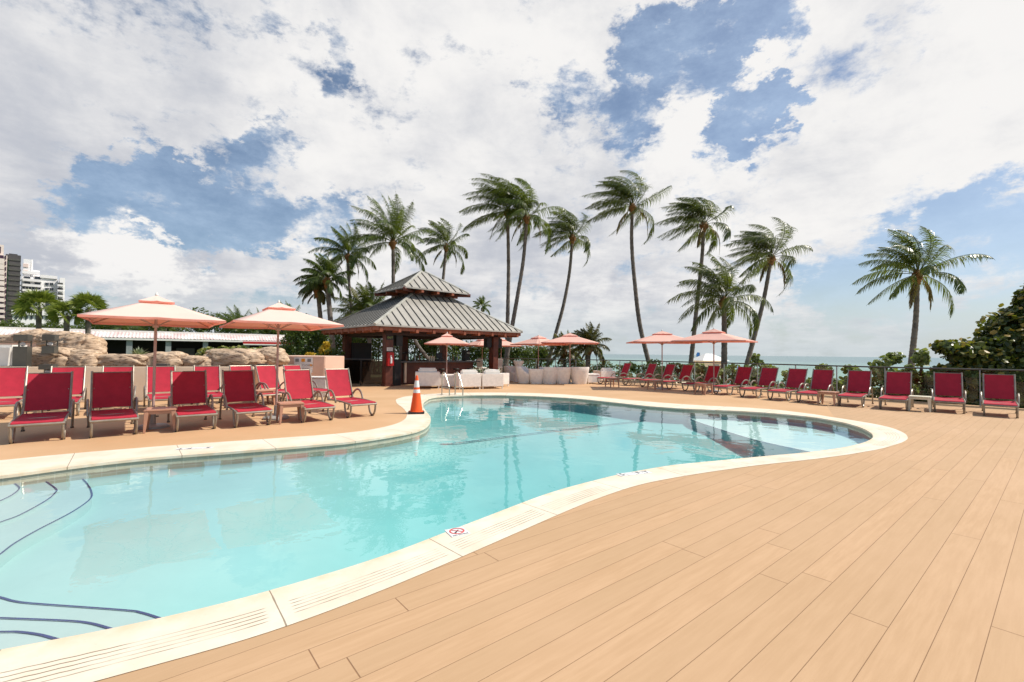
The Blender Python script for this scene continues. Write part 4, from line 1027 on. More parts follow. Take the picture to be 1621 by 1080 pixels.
t = kthing('cash_register', .05, -1.65, 1.11, 'black cash register screen in the middle of the bar counter', 'cash register'); MB().box((0, 0, .05), (.34, .34, .10)).build('base', 'black', t, bevel=.01); MB().box((0, .02, .26), (.36, .04, .28), rx=R(-12)).build('screen', 'black', t, bevel=.01); MB().box((0, .05, .12), (.06, .05, .12)).build('stand', 'black', t)
t = kthing('coffee_machine', 1.75, -1.6, 1.11, 'tall dark machine on the right end of the bar counter', 'coffee machine'); MB().box((0, .05, .28), (.34, .30, .56)).build('body', 'black', t, bevel=.02); MB().box((0, -.14, .42), (.20, .10, .06)).build('spout', 'steel', t); MB().box((0, -.15, .02), (.24, .16, .04)).build('drip_tray', 'steel', t)
t = kthing('blender', 2.15, -.9, 1.11, 'blender with a glass jug on the bar corner', 'blender'); MB().lathe([(.09, 0), (.08, .14), (.05, .16)], n=14).build('base', 'steel', t, True); MB().lathe([(.05, .165), (.085, .40), (.07, .42)], n=14).build('jug', 'bottle_clear', t, True)
for k in range(3):
    t = kthing('cup_stack', -.62 + .13 * k, -1.78, 1.11, '%s of three cream cup stacks on the bar counter' % ('left', 'middle', 'right')[k], 'cups', 'cup stacks on the bar counter'); MB().lathe([(.035, 0), (.045, .22), (.05, .24)], n=12).build('cups', 'cream_plastic', t, True)
rnd = random.Random(5)
for k in range(9):
    x = -1.75 + .24 * k if k < 4 else .55 + .17 * (k - 4)
    m_ = ('bottle_amber', 'bottle_green', 'bottle_clear')[k % 3]; cn = ('amber', 'green', 'clear')[k % 3]
    o = MB().lathe([(.036, 0), (.038, .02), (.038, .19), (.014, .25), (.014, .31), (.017, .31), (.017, .33)], n=12).build('bottle', m_, None, True)
    o.location = kpos(x, -1.58 + rnd.uniform(-.06, .06), 1.11); tag(o, '%s glass bottle on the bar counter, %s from the left' % (cn, ordn[k]), 'bottle', 'bottles along the bar counter')
for k in range(4):
    o = MB().lathe([(.16, .68), (.17, .72), (.14, .75), (.0, .755)], n=16); o.tube([(0, 0, .70), (0, 0, .03)], .025, 8); o.lathe([(.20, 0), (.20, .02), (.03, .05)], n=18)
    o = o.build('bar_stool', 'black', None, True); o.location = kpos(-1.1 + .85 * k, -2.35, 0); tag(o, 'black bar stool at the kiosk counter, %s from the left' % ordn[k], 'bar stool', 'bar stools at the kiosk counter')

# ------------------------------------------------------------------ fences
def fence(name, pts, h, glass, label, pw=1.6, rail=.028, posts_m='grey_post'):
    t = empty(name, (pts[0][0], pts[0][1], 0), 0, label, 'fence'); o0 = Vector((pts[0][0], pts[0][1], 0))
    P = [Vector((*p, 0)) for p in pts]; rails = [p - o0 + Vector((0, 0, h)) for p in P]
    MB().tube(rails, rail, 8).build('top_rail', 'lamp_grey', t, True)
    for a, b_ in zip(P[:-1], P[1:]):
        n_ = max(1, round((b_ - a).length / pw)); d = (b_ - a) / n_; an = math.atan2(d.y, d.x)
        for k in range(n_):
            q = a + d * k - o0; MB().box((q.x, q.y, h / 2 - .01), (.032, .032, h), rz=an).build('post', posts_m, t)
            c_ = q + d / 2; MB().box((c_.x, c_.y, h / 2 + .02), (d.length - .09, .010, h - .15), rz=an).build('glass_panel', glass, t)
    return t
fence('glass_fence', [(-2.2, 30.3), (1.6, 30.0), (6.45, 27.2), (9.3, 23.2), (11.9, 19.1), (13.35, 16.3), (15.0, 14.6), (18.5, 11.6)], 1.18, 'fence_glass', 'long glass pool fence with a dark top rail in front of the sea')
kp = kpos(-3.25, -2.2, 0); kq = W(536, 600, 20.6)
fence('glass_fence', [(kp.x, kp.y), (kq.x, kq.y)], 1.20, 'dark_tint_glass', 'glass fence, the darkness behind it put into the tint, between the left kiosk post and the peach wall', 1.2, .02, 'black')

# ------------------------------------------------------------------ left walls, rocks and lamps
wa, wb, wc = Vector((-17.5, 11.4, 0)), Vector((-8.35, 14.75, 0)), Vector((-7.9, 16.6, 0))
t = empty('low_wall', wa, 0, 'low cream wall behind the back row of loungers', 'wall')
def wallseg(a, b_, h, th, mt, par, name, o0):
    d = b_ - a; c_ = (a + b_) / 2 - o0; MB().box((c_.x, c_.y, h / 2), (d.length, th, h), rz=math.atan2(d.y, d.x)).build(name, mt, par, bevel=.015)
wallseg(wa, wb, 1.02, .22, 'cream_wall', t, 'wall_run', wa); wallseg(wb + (wc - wb).normalized() * .12, wc, 1.02, .22, 'peach_wall', t, 'wall_return', wa)
# pilaster which throws the shadow on the wall
q = wa.lerp(wb, .80); dd = (wb - wa).normalized(); pn = Vector((dd.y, -dd.x, 0)); 
pl = empty('planter_wall', (-7.0, 17, 0), 0, 'peach planter wall block carrying the pool sign', 'wall')
pA, pB, pC, pD = Vector((-9.6, 16.9, 0)), Vector((-6.98, 17.0, 0)), Vector((-6.55, 17.75, 0)), Vector((-9.4, 20.0, 0))
o0 = Vector((-7.0, 17, 0)); mb = MB(); mb.prism([(p.x + 7.0, p.y - 17) for p in (pA, pB, pC, Vector((-7.2, 19.6, 0)), pD)], 0, 1.35); mb.build('wall', 'peach_wall', pl, bevel=.02, flipfix=True)
sg = empty('pool_sign', (-7.75, 16.95, 1.02), math.atan2(.1, 2.62), 'white pool sign with black lettering and orange corners on the peach wall', 'sign')
MB().box((0, -.02, 0), (.66, .02, .56)).build('board', 'sign_white', sg)
text_part('POOL CLOSED', .105, 'ink_grey', sg, (0, -.032, -.01), (R(90), 0, 0)); text_part('NO LIFEGUARD', .055, 'ink_grey', sg, (0, -.032, -.12), (R(90), 0, 0), 'small_lettering')
for s in (-1, 1): MB().box((s * .29, -.033, -.09 + (0 if s < 0 else .09)), (.07, .004, .07), ry=R(45)).build('orange_mark', 'sign_orange', sg)
for s in (-1, 0, 1): MB().box((s * .22, -.033, .18), (.13, .004, .12)).build('pictogram', 'ink_grey' if s else 'sign_orange', sg)
o = empty('white_planter', (*W(505, 600, 15.6)[:2], 0), .05, 'white box planter between the last two loungers of the back row', 'planter'); MB().box((0, 0, .32), (.70, .55, .64)).build('box', 'white_paint', o, bevel=.03); MB().box((0, 0, .655), (.76, .61, .04)).build('rim', 'white_paint', o, bevel=.01)

from mathutils import noise as mnoise
def boulder(px, py, Y, sx, sy, sz, seed, label, rz=0):
    p = W(px, py, Y); me = bpy.data.meshes.new('boulder'); bm = bmesh.new(); bmesh.ops.create_icosphere(bm, subdivisions=5, radius=1)
    off = Vector((seed * 3.7, seed * 1.3, seed * 2.1))
    for v in bm.verts:
        c = v.co.copy(); c = Vector([math.copysign(abs(x) ** .72, x) for x in c]); q = Vector((c.x * sx, c.y * sy, c.z * sz))
        d = mnoise.fractal(q * 1.1 + off, .9, 2.1, 6) * .26 + mnoise.noise(q * .8 + off * 2) * .22
        lay = q.z * 5.5 + mnoise.noise(q * 1.2 + off) * 1.6; st_ = (lay - math.floor(lay)); d += (.018 if st_ < .5 else -.018) * min(1, abs(st_ - .5) * 6)
        cd = mnoise.voronoi(q * 1.25 + off)[0]; d -= .12 * max(0, 1 - (cd[1] - cd[0]) / .07)
        v.co = q * (1 + d * .85)
    bm.to_mesh(me); bm.free(); me.materials.append(M['rock']); me.polygons.foreach_set('use_smooth', [True] * len(me.polygons))
    o = bpy.data.objects.new('boulder', me); col.objects.link(o); o.location = p; o.rotation_euler = (0, 0, rz); tag(o, label, 'rock', 'artificial boulders behind the cream wall')
boulder(25, 543, 16.5, 1.6, .7, .34, 1, 'long sandstone coloured boulder at the left edge behind the grey lamp columns')
boulder(57, 540, 16.2, .55, .5, .42, 2, 'pointed boulder between the two grey lamp columns')
boulder(100, 542, 15.4, .75, .5, .32, 3, 'boulder slab right of the second grey lamp column')
boulder(132, 552, 15.2, .60, .55, .52, 4, 'tall rounded boulder at the right end of the upper rock pile')
boulder(84, 569, 14.1, .92, .5, .36, 5, 'broad boulder just above the square wall lamp')
boulder(130, 573, 14.2, .65, .4, .36, 6, 'blocky boulder resting on the wall below the tall rounded one')
boulder(190, 573, 14.4, .86, .4, .27, 7, 'low flat boulder left of the nearest umbrella pole')
boulder(256, 572, 14.7, .75, .4, .30, 8, 'flat boulder just right of the nearest umbrella pole')
boulder(306, 575, 15.0, .72, .42, .26, 9, 'low boulder on the wall below the green hedge')
boulder(372, 568, 15.4, .98, .5, .36, 10, 'large humped boulder in front of the hedge, left of the second umbrella pole')
boulder(424, 566, 15.9, .58, .5, .34, 11, 'rounded boulder right behind the second umbrella pole')

def lamp_column(px, ytop, Y, ybot, label, w=.26):
    top = W(px, ytop, Y); bot = W(px, ybot, Y); h = top.z - bot.z; t = empty('lamp_column', bot, R(25), label, 'lamp')
    MB().box((0, 0, (h - .34) / 2), (w, w, h - .34)).build('shaft', 'lamp_grey', t, bevel=.008)
    MB().box((0, 0, h - .09), (w, w, .18)).build('cap', 'lamp_grey', t, bevel=.008)
    for s in (-1, 1): MB().box((s * (w / 2 - .02), w / 2 - .02, h - .26), (.03, .03, .16)).build('strut', 'lamp_grey', t)
    MB().lathe([(.02, 0), (.06, .03), (.065, .07), (.03, .12), (0, .125)], (0, 0, h - .335), 12).build('bulb', 'lamp_bulb', t, True)
lamp_column(34, 530, 13.1, 600, 'tall dark grey lamp column nearest the left edge of the rocks', .30); lamp_column(79, 530, 13.5, 560, 'tall dark grey lamp column between the boulders', .28)
def wall_lamp(px, py, Y, label):
    p = W(px, py, Y); t = empty('wall_lamp', p, R(20), label, 'lamp', 'square grey lamps on the low wall'); MB().box((0, 0, .19), (.30, .26, .14)).build('cap', 'lamp_grey', t, bevel=.006); MB().box((0, 0, .0), (.30, .26, .06)).build('foot', 'lamp_grey', t, bevel=.004)
    MB().box((0, .10, .09), (.26, .04, .12)).build('back', 'lamp_grey', t); MB().lathe([(.03, .03), (.065, .05), (.065, .09), (.02, .12)], (0, 0, 0), 12).build('bulb', 'lamp_bulb', t, True)
wall_lamp(76, 592, 12.45, 'square grey wall lamp with a round bulb behind the nearest front lounger'); wall_lamp(257, 590, 13.5, 'square grey wall lamp right of the nearest umbrella pole'); wall_lamp(416, 589, 14.5, 'square grey wall lamp left of the second umbrella pole')
bs_ = W(5, 583, 13.6); t = empty('spa_bench', (bs_.x, bs_.y, bs_.z), R(18), 'white moulded spa shell with a tan side at the left edge', 'spa tub'); mb = MB(); mb.box((-.45, 0, .35), (1.8, .8, .70), taper=.93); mb.build('shell', 'white_paint', t, True, bevel=.08); MB().box((.47, .0, .33), (.06, .72, .6), taper=.9).build('side_panel', 'peach_wall', t, bevel=.02); MB().box((-.45, 0, -.05), (1.9, .9, .1)).build('plinth', 'black', t)
a, b_ = W(-40, 583, 15.2), W(112, 583, 15.6); t = empty('pink_wall', (a.x, a.y, 0), 0, 'pinkish wall between the grey lamp columns under the upper boulders', 'wall'); a.z = b_.z = 0; wallseg(a, b_, 1.70, .2, 'peach_wall', t, 'wall_run', a)

# ------------------------------------------------------------------ vegetation helpers
def palm_crown(rnd, n=22, Lf=2.3, wind=1.0, mt='palm_leaf', droop=1.0, up=.9, leaf=.62, lefts=0, base_r=.12, young=6):
    """fronds start at the origin; wind blows towards -X"""
    V, Fc = [], []
    def frond(az, el, L_, wk, dk):
        p = Vector((math.cos(az) * math.cos(el), math.sin(az) * math.cos(el), math.sin(el))) * base_r; d = p.normalized(); pts = [p.copy()]; N = 26; st = L_ / N
        sway = rnd.uniform(.75, 1.25)
        for i in range(N):
            f = i / N; d = (d + Vector((-1, .15, .0)) * (wk * sway * .085 * (f + .25)) + Vector((0, 0, -1)) * (dk * .12 * (.15 + f))).normalized(); pts.append(pts[-1] + d * st)
        base = len(V)
        # rachis as a thin flat strip
        for i, q in enumerate(pts):
            t = (pts[min(i + 1, N)] - pts[max(i - 1, 0)]).normalized(); s_ = t.cross(Vector((0, 0, 1)));
            if s_.length < .1: s_ = Vector((1, 0, 0))
            s_.normalize(); w = .022 * (1 - i / N) + .006; V.extend([q - s_ * w, q + s_ * w, q + t.cross(s_) * w * -1.2])
        for i in range(N):
            a = base + i * 3; Fc.extend([(a, a + 3, a + 4, a + 1), (a + 1, a + 4, a + 5, a + 2), (a + 2, a + 5, a + 3, a)])
        M_ = 72; twist = rnd.uniform(-.5, .5)
        for k in range(M_):
            f = .17 + .83 * k / M_; x = f * N; i = min(int(x), N - 1); q = pts[i].lerp(pts[i + 1], x - i); t = (pts[min(i + 1, N)] - pts[max(i - 1, 0)]).normalized()
            s_ = t.cross(Vector((0, 0, 1)));
            if s_.length < .1: s_ = Vector((0, 1, 0))
            s_.normalize(); up_ = s_.cross(t)
            s_ = (s_ * math.cos(twist) + up_ * math.sin(twist))
            ln = leaf * (math.sin(math.pi * min(1, .12 + f * .93)) ** .6) * rnd.uniform(.62, 1.18) * (L_ / 2.3) ** .55
            for sg_ in (-1, 1):
                if rnd.random() < .04: continue
                fwd = .50 + .7 * f
                dv = (s_ * sg_ + t * fwd + up_ * .12 + Vector((rnd.uniform(-.2, .2), rnd.uniform(-.2, .2), rnd.uniform(-.2, .2)))).normalized()
                w = .017 * rnd.uniform(.7, 1.4); w0 = t.cross(dv).cross(dv)
                if w0.length < .01: w0 = t
                w0.normalize(); c = q; b0 = len(V); V.append(q - w0 * w * .6); V.append(q + w0 * w * .6)
                dd_ = dv.copy()
                for j, ww in ((1, 1.0), (2, .75), (3, .08)):
                    dd_ = (dd_ + Vector((-1, .1, 0)) * .16 * wk + Vector((0, 0, -1)) * (.30 + .18 * dk) * j ** .6).normalized(); c = c + dd_ * ln / 3; V.append(c - w0 * w * ww); V.append(c + w0 * w * ww)
                for j in range(3): Fc.append((b0 + 2 * j, b0 + 2 * j + 1, b0 + 2 * j + 3, b0 + 2 * j + 2))
    for k in range(n):
        az = 2 * math.pi * (k * .618034 % 1) + rnd.uniform(-.25, .25); t_ = (k + .5) / n; el = (-.28 + 2.3 * t_ ** 1.0) * up if t_ < .34 else (.50 + 1.0 * (t_ - .34) / .66) * up
        el = min(el, 1.45); frond(az, el, Lf * rnd.uniform(.85, 1.08) * (1 - .22 * max(0, t_ - .6)), wind * (1.0 + .05 * t_), droop * (1.15 - .85 * t_))
    return V, Fc
def make_palm(name, trunk_px, Y, label, seed, r=.17, Lf=2.3, n=24, wind=1.0, mt='palm_leaf', droop=1.0, group=None, extra_base=True, leaf=.62, fruit=True, cat='palm tree', up=1.0, gz=-1.5):
    rnd = random.Random(seed); pts = [W(x, y, Y) for x, y in trunk_px]
    if extra_base:
        q = pts[-1]; d = (pts[-1] - pts[-2]).normalized(); 
        while q.z > gz: q = q + d * .6
        pts.append(q)
    top = pts[0]; base = Vector((pts[-1].x, pts[-1].y, pts[-1].z)); t = empty(name, base, 0, label, cat, group)
    P = smooth_path([p - base for p in pts], 8); n_ = len(P); rs = []
    for i in range(n_):
        f = i / (n_ - 1); rs.append(r * (.62 + .38 * f + (.35 * max(0, f - .88) / .12)) * (1 + .05 * (i % 2)))
    P2, r2 = [], []
    for i in range(n_ - 1):                     # ring scars
        for k in range(3): P2.append(P[i].lerp(P[i + 1], k / 3)); r2.append((rs[i] + (rs[i + 1] - rs[i]) * k / 3) * (1.04 if k % 3 == 0 else .97))
    MB().tube(P2 + [P[-1]], r2 + [rs[-1]], 10).build('trunk', 'trunk', t, True, sharp=60)
    V, Fc = palm_crown(rnd, n + 3, Lf * .92, wind, mt, droop, up, leaf)
    off = top - base + Vector((0, 0, .10)); mb = MB(); mb.add([v + off for v in V], Fc); mb.build('crown', mt, t)
    if fruit and seed % 3 != 1:
        V2, F2 = palm_crown(random.Random(seed + 500), 2, Lf * .62, .3, mt, 3.0, -.45, leaf * .7); mb = MB(); mb.add([v + off + Vector((0, 0, -.15)) for v in V2], F2); mb.build('dry_frond', 'dry_leaf', t)
    if fruit:
        mb = MB()
        for k in range(9):
            a = rnd.uniform(0, 6.28); c = off + Vector((math.cos(a) * .22, math.sin(a) * .22, rnd.uniform(-.22, .02)))
            mb.lathe([(.0, -.11), (.06, -.09), (.085, 0), (.06, .08), (0, .10)], c, 8)
        mb.lathe([(r * .7, -.45), (r * 1.1, -.2), (r * 1.5, .05), (r * .8, .30), (0, .4)], off - Vector((0, 0, .08)), 10)
        mb.build('fruit_cluster', 'husk', t, True)
    return t
gp = 'windswept coconut palms beyond the fence'
make_palm('coconut_palm', [(803.5, 338), (805, 424), (803.6, 505), (802.6, 557)], 34, 'tall straight trunked coconut palm left of a leaning twin just right of the kiosk roof', 11, Lf=4.4, n=25, wind=1.5, group=gp, r=.18)
make_palm('coconut_palm', [(834, 346), (828.5, 411), (819, 470), (811, 515), (804, 554)], 33, 'coconut palm leaning right whose foot meets the straight twin by the kiosk', 12, Lf=4.0, n=25, wind=1.1, group=gp, mt='palm_leaf_green', r=.18)
make_palm('coconut_palm', [(906, 378), (901.5, 431), (892, 483), (879, 531), (867, 578)], 36, 'slender coconut palm leaning right over the white tub chairs', 13, Lf=3.5, n=22, wind=1.5, group=gp)
make_palm('coconut_palm', [(1001, 330), (1000, 385), (1005, 450), (1013, 515), (1028, 578)], 32, 'tallest coconut palm, its trunk curving left above the far loungers', 14, Lf=4.1, n=25, wind=1.8, group=gp, r=.18)
make_palm('coconut_palm', [(1114, 358), (1111, 411), (1103.5, 480), (1097, 543), (1091, 597)], 30, 'windblown coconut palm behind the shorter one near the right umbrella', 15, Lf=3.6, n=24, wind=1.8, group=gp)
make_palm('coconut_palm', [(1146, 480), (1146.6, 537), (1146, 597)], 26, 'short stout coconut palm with drooping fronds above the right umbrella', 16, Lf=3.7, n=26, wind=.8, droop=1.2, group=gp, r=.2)
make_palm('coconut_palm', [(1220.6, 410), (1209, 474), (1193, 537), (1177.5, 594)], 29, 'coconut palm leaning strongly right between the umbrella and the open sea', 17, Lf=3.6, n=24, wind=1.6, group=gp)
make_palm('coconut_palm', [(1452, 438), (1450, 501), (1445, 553), (1442, 584)], 23, 'lone coconut palm standing against the sky at the right', 18, Lf=3.3, n=20, wind=.9, mt='palm_leaf_green', group=gp, r=.16)
gk = 'coconut palms behind the kiosk roof'
make_palm('coconut_palm', [(551, 408), (552.6, 447), (557, 499), (560, 545)], 34, 'coconut palm with a thin trunk left of the kiosk roof peak', 21, Lf=3.1, n=22, wind=.5, mt='palm_leaf_green', group=gk, gz=-.1, r=.14)
make_palm('coconut_palm', [(622, 386), (622.6, 447), (622, 520)], 32, 'largest palm directly behind the kiosk roof with fronds pointing up', 22, Lf=4.1, n=30, wind=.35, mt='palm_leaf_green', group=gk, gz=-.1, r=.17, droop=.75)
make_palm('coconut_palm', [(706, 392), (701.7, 440), (695, 500)], 40, 'small crowned palm just right of the kiosk roof peak', 23, Lf=3.4, n=20, wind=.9, mt='palm_leaf', group=gk, gz=-.1)
make_palm('coconut_palm', [(762.6, 487), (762, 530)], 60, 'tiny distant palm over the right slope of the kiosk roof', 24, Lf=1.7, n=12, wind=.3, mt='palm_leaf_green', group=gk, gz=-.1, fruit=False)
gb = 'palms left of the kiosk'
make_palm('palm_tree', [(518, 447), (521, 480), (525, 530)], 30, 'bushy palm with yellow fruit stalks left of the kiosk', 31, Lf=2.3, n=26, wind=.5, mt='palm_leaf_green', group=gb, gz=-.1, r=.2)
make_palm('palm_tree', [(503, 462), (507, 500), (510, 540)], 31, 'shaggy palm with dry leaves left of the fruiting one', 32, Lf=1.7, n=24, wind=.3, mt='palm_leaf_dry', group=gb, gz=-.1, r=.2, droop=1.6)
make_palm('palm_tree', [(585, 500), (585, 540)], 31, 'low wide palm with upright fronds beside the left edge of the kiosk roof', 33, Lf=2.7, n=24, wind=.2, mt='palm_leaf_green', group=gb, gz=-.1, droop=.8)
make_palm('palm_tree', [(570, 505), (566, 545)], 36, 'low palm in front of the thin trunked coconut palm', 34, Lf=3.2, n=20, wind=.3, mt='palm_leaf_dry', group=gb, gz=-.1, droop=.8)
make_palm('palm_tree', [(932, 552), (930, 590)], 31, 'short broad palm behind the bare based umbrella by the sea', 35, Lf=1.9, n=26, wind=.4, mt='palm_leaf_dry', group=None, gz=-2.0, r=.22)
make_palm('palm_tree', [(893, 560), (893, 600)], 33, 'low feathery palm among the bushes behind the tub chairs', 36, Lf=1.8, n=22, wind=.3, mt='palm_leaf_dry', group=None, gz=-2.0)
def fan_palm(px, py, Y, label, seed, Rr=1.0, n=34, trunk_bot=540, mt='fan_leaf'):
    rnd = random.Random(seed); top = W(px, py, Y); base = Vector((top.x, top.y, 0)); t = empty('fan_palm', base, 0, label, 'palm tree', 'short fan palms by the rocks'); V, Fc = [], []; h = top.z
    for k in range(n):
        az = 2 * math.pi * (k * .618 % 1); el = -.35 + 1.8 * (k / n); el = min(el, 1.5); d = Vector((math.cos(az) * math.cos(el), math.sin(az) * math.cos(el), math.sin(el))); L1 = Rr * rnd.uniform(.35, .5); c = Vector((0, 0, h)) + d * L1
        s_ = d.cross(Vector((0, 0, 1)));  s_ = s_.normalized() if s_.length > .1 else Vector((1, 0, 0)); s_ = Matrix.Rotation(rnd.uniform(-1.5, 1.5), 3, d) @ s_; u_ = s_.cross(d)
        for j in range(17):
            a = -1.35 + 2.7 * j / 16; e_ = (d * math.cos(a) + s_ * math.sin(a)).normalized(); ln = Rr * .6 * (1 - .25 * abs(a) / 1.35) * rnd.uniform(.85, 1.1); w = .03 * Rr; q = e_.cross(u_).normalized() * w; b0 = len(V); m1 = c + e_ * ln * .6; m2 = c + e_ * ln + Vector((0, 0, -.10 * Rr))
            V.extend([c, m1 - q, m1 + q, m2]); Fc.extend([(b0, b0 + 1, b0 + 3, b0 + 2)])
        b0 = len(V); q = s_ * .012; V.extend([Vector((0, 0, h)) - q, Vector((0, 0, h)) + q, c + q, c - q]); Fc.append((b0, b0 + 1, b0 + 2, b0 + 3))
    MB().add(V, Fc).build('crown', mt, t); MB().tube([(0, 0, 0), (.03, 0, h * .5), (0, 0, h)], [.16, .13, .15], 10).build('trunk', 'trunk', t, True)
fan_palm(62, 487, 30, 'fan palm with a yellow leaf before the white hotel', 41, 1.45); fan_palm(106, 500, 29, 'small dark fan palm between two taller ones', 42, 1.15); fan_palm(140, 489, 29.5, 'fan palm left of the nearest umbrella canopy', 43, 1.25)

def leaf_cloud(rnd, lumps, n, size, disc=False, fill_=.45, upb=.25):
    V, Fc = [], []; tot = sum(l[3] * l[4] * l[5] for l in lumps) ** 1.0
    ws = [(l[3] * l[4] + l[4] * l[5] + l[3] * l[5]) for l in lumps]; sw = sum(ws)
    for l, w in zip(lumps, ws):
        for k in range(int(n * w / sw)):
            d = Vector((rnd.gauss(0, 1), rnd.gauss(0, 1), rnd.gauss(0, 1))).normalized(); r_ = fill_ + (1 - fill_) * rnd.random() ** .5; r_ *= 1 + .16 * mnoise.noise(d * 2.5 + Vector(l[:3]))
            p = Vector((l[0] + d.x * l[3] * r_, l[1] + d.y * l[4] * r_, l[2] + d.z * l[5] * r_))
            nn = (d * .6 + Vector((rnd.gauss(0, .6), rnd.gauss(0, .6), rnd.gauss(0, .6) + upb))).normalized(); a = nn.orthogonal().normalized(); a = Matrix.Rotation(rnd.uniform(0, 6.28), 3, nn) @ a; b_ = nn.cross(a); s = size * rnd.uniform(.6, 1.25); b0 = len(V)
            if disc:
                for j in range(6):
                    an = j * math.pi / 3; V.append(p + (a * math.cos(an) + b_ * math.sin(an)) * s * .5 + nn * (.12 * s * (j % 2)))
                Fc.append(tuple(range(b0, b0 + 6)))
            else:
                V.extend([p - a * s * .5, p + b_ * s * .22 + nn * s * .06, p + a * s * .5, p - b_ * s * .22 + nn * s * .06]); Fc.append((b0, b0 + 1, b0 + 2, b0 + 3))
    return V, Fc
def bush(name, px, Y, lumps, n, size, mt, label, seed, cat='bush', group=None, disc=False, z0=0.0, tips=None, stems=4, fill_=.45):
    """lumps relative to the base point: (dx, dy, z, rx, ry, rz)"""
    rnd = random.Random(seed); b0 = W(px, 560, Y); t = empty(name, (b0.x, b0.y, z0), 0, label, cat, group)
    V, Fc = leaf_cloud(rnd, lumps, n, size, disc, fill_); MB().add(V, Fc).build('foliage', mt, t)
    if tips:
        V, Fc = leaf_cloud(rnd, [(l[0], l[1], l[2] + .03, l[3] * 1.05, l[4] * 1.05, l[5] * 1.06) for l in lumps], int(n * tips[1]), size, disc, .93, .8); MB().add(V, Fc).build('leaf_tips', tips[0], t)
    mb = MB()
    for k in range(stems):
        l = lumps[k % len(lumps)]; mb.tube(smooth_path([(l[0] * .3, l[1] * .3, -.1), (l[0] * .6 + rnd.uniform(-.1, .1), l[1] * .6, l[2] * .5), (l[0], l[1], l[2] + l[5] * .3)], 3), [.05] * 7, 6)
    mb.build('stems', 'branch', t, True)
    return t
# dense bush behind the second umbrella
bush('large_bush', 481, 24.5, [(0, 0, 1.5, 1.2, 1.1, 1.6), (-.7, 0, 1.2, .8, .8, 1.3), (.75, 0, 1.4, .75, .8, 1.5), (-.25, .1, 2.75, .9, .8, .85), (.4, 0, 2.6, .8, .8, .8), (.1, -.3, .8, 1.3, .9, 1.0)], 17000, .13, 'bush_dark', 'large dense dark green bush behind the second umbrella', 51, stems=5)
t = bush('hedge', 377, 26, [(-1.7, 0, .95, .7, .6, .75), (-.8, 0, 1.0, .8, .6, .75), (.1, 0, 1.0, .8, .6, .78), (1.0, 0, .98, .8, .6, .74), (1.7, 0, .9, .6, .6, .7)], 5200, .20, 'hedge_leaf', 'yellow green round leaved hedge in front of the white roofed pavilion', 52, 'hedge', disc=True)
bush('croton', 514, 21, [(0, 0, 1.55, .28, .25, .26), (.08, 0, 1.85, .15, .15, .14), (.22, 0, 1.5, .15, .15, .18)], 420, .16, 'yellow_frond', 'bright yellow croton plant above the peach planter wall', 53, 'plant', stems=3)
bush('croton', 491, 20.5, [(0, 0, 1.38, .22, .2, .10)], 160, .13, 'yellow_frond', 'low yellow croton beside the dense bush on the planter', 54, 'plant', stems=2)
bush('planter_shrub', 528, 21, [(0, 0, 1.35, .5, .4, .35), (-.6, 0, 1.2, .4, .4, .3)], 1200, .13, 'bush_mid', 'small green shrub on the planter right of the yellow croton', 55, 'bush', stems=3)
def agave(px, py, Y, label, seed, Rr=.45, z=None):
    rnd = random.Random(seed); p = W(px, py, Y); t = empty('agave', p, 0, label, 'plant'); V, Fc = [], []
    for k in range(60):
        az = 2.4 * k; el = .05 + 1.35 * k / 60; d = Vector((math.cos(az) * math.cos(el), math.sin(az) * math.cos(el), math.sin(el))); s_ = d.cross(Vector((0, 0, 1))).normalized() * .035 * Rr * 2; L_ = Rr * rnd.uniform(.8, 1.1); b0 = len(V); V.extend([d * .03, d * L_ * .5 - s_, d * L_ * .5 + s_, d * L_ + Vector((0, 0, -.04))]); Fc.append((b0, b0 + 1, b0 + 3, b0 + 2))
    MB().add(V, Fc).build('leaves', 'agave_leaf', t); MB().tube([(0, 0, -.8), (0, 0, .08)], [.07, .05], 8).build('stem', 'trunk', t)
agave(220, 564, 17.5, 'pale spiky agave behind the boulders below the white roof', 61, .42)

gkb = 'leafy bushes behind the kiosk'
kb = [(548, 33, 1.9, 2.7, 'bush_dark', 'leafy bush under the left corner of the kiosk roof'), (600, 32, 1.9, 2.5, 'bush_mid', 'leafy bush seen behind the left kiosk post'), (645, 33, 1.9, 2.6, 'bush_mid', 'sunny green bush seen over the left half of the bar'), (690, 33.5, 1.9, 2.5, 'bush_mid', 'green bush seen over the middle of the bar'),
      (735, 35, 1.8, 2.2, 'bush_mid', 'bush seen over the right half of the bar'), (778, 36, 1.8, 2.1, 'bush_mid', 'bush behind the right kiosk post'), (818, 36, 1.7, 2.0, 'bush_mid', 'bush behind the tall hourglass table'), (850, 37, 1.3, 1.9, 'bush_mid', 'small tree behind the left of the overlapping umbrellas')]
for k, (px, Y, w, h, mt, lb) in enumerate(kb):
    h *= 1.35 if k < 4 else 1.22
    rnd = random.Random(70 + k); lumps = [(0, 0, h * .45, w, .9, h * .5)] + [(rnd.uniform(-.7, .7) * w, rnd.uniform(-.3, .3), h * rnd.uniform(.5, .85), w * .45, .6, h * .22) for _ in range(5)]
    bush('leafy_bush', px, Y, lumps, 3300, .20, mt, lb, 70 + k, 'bush', gkb, stems=5)
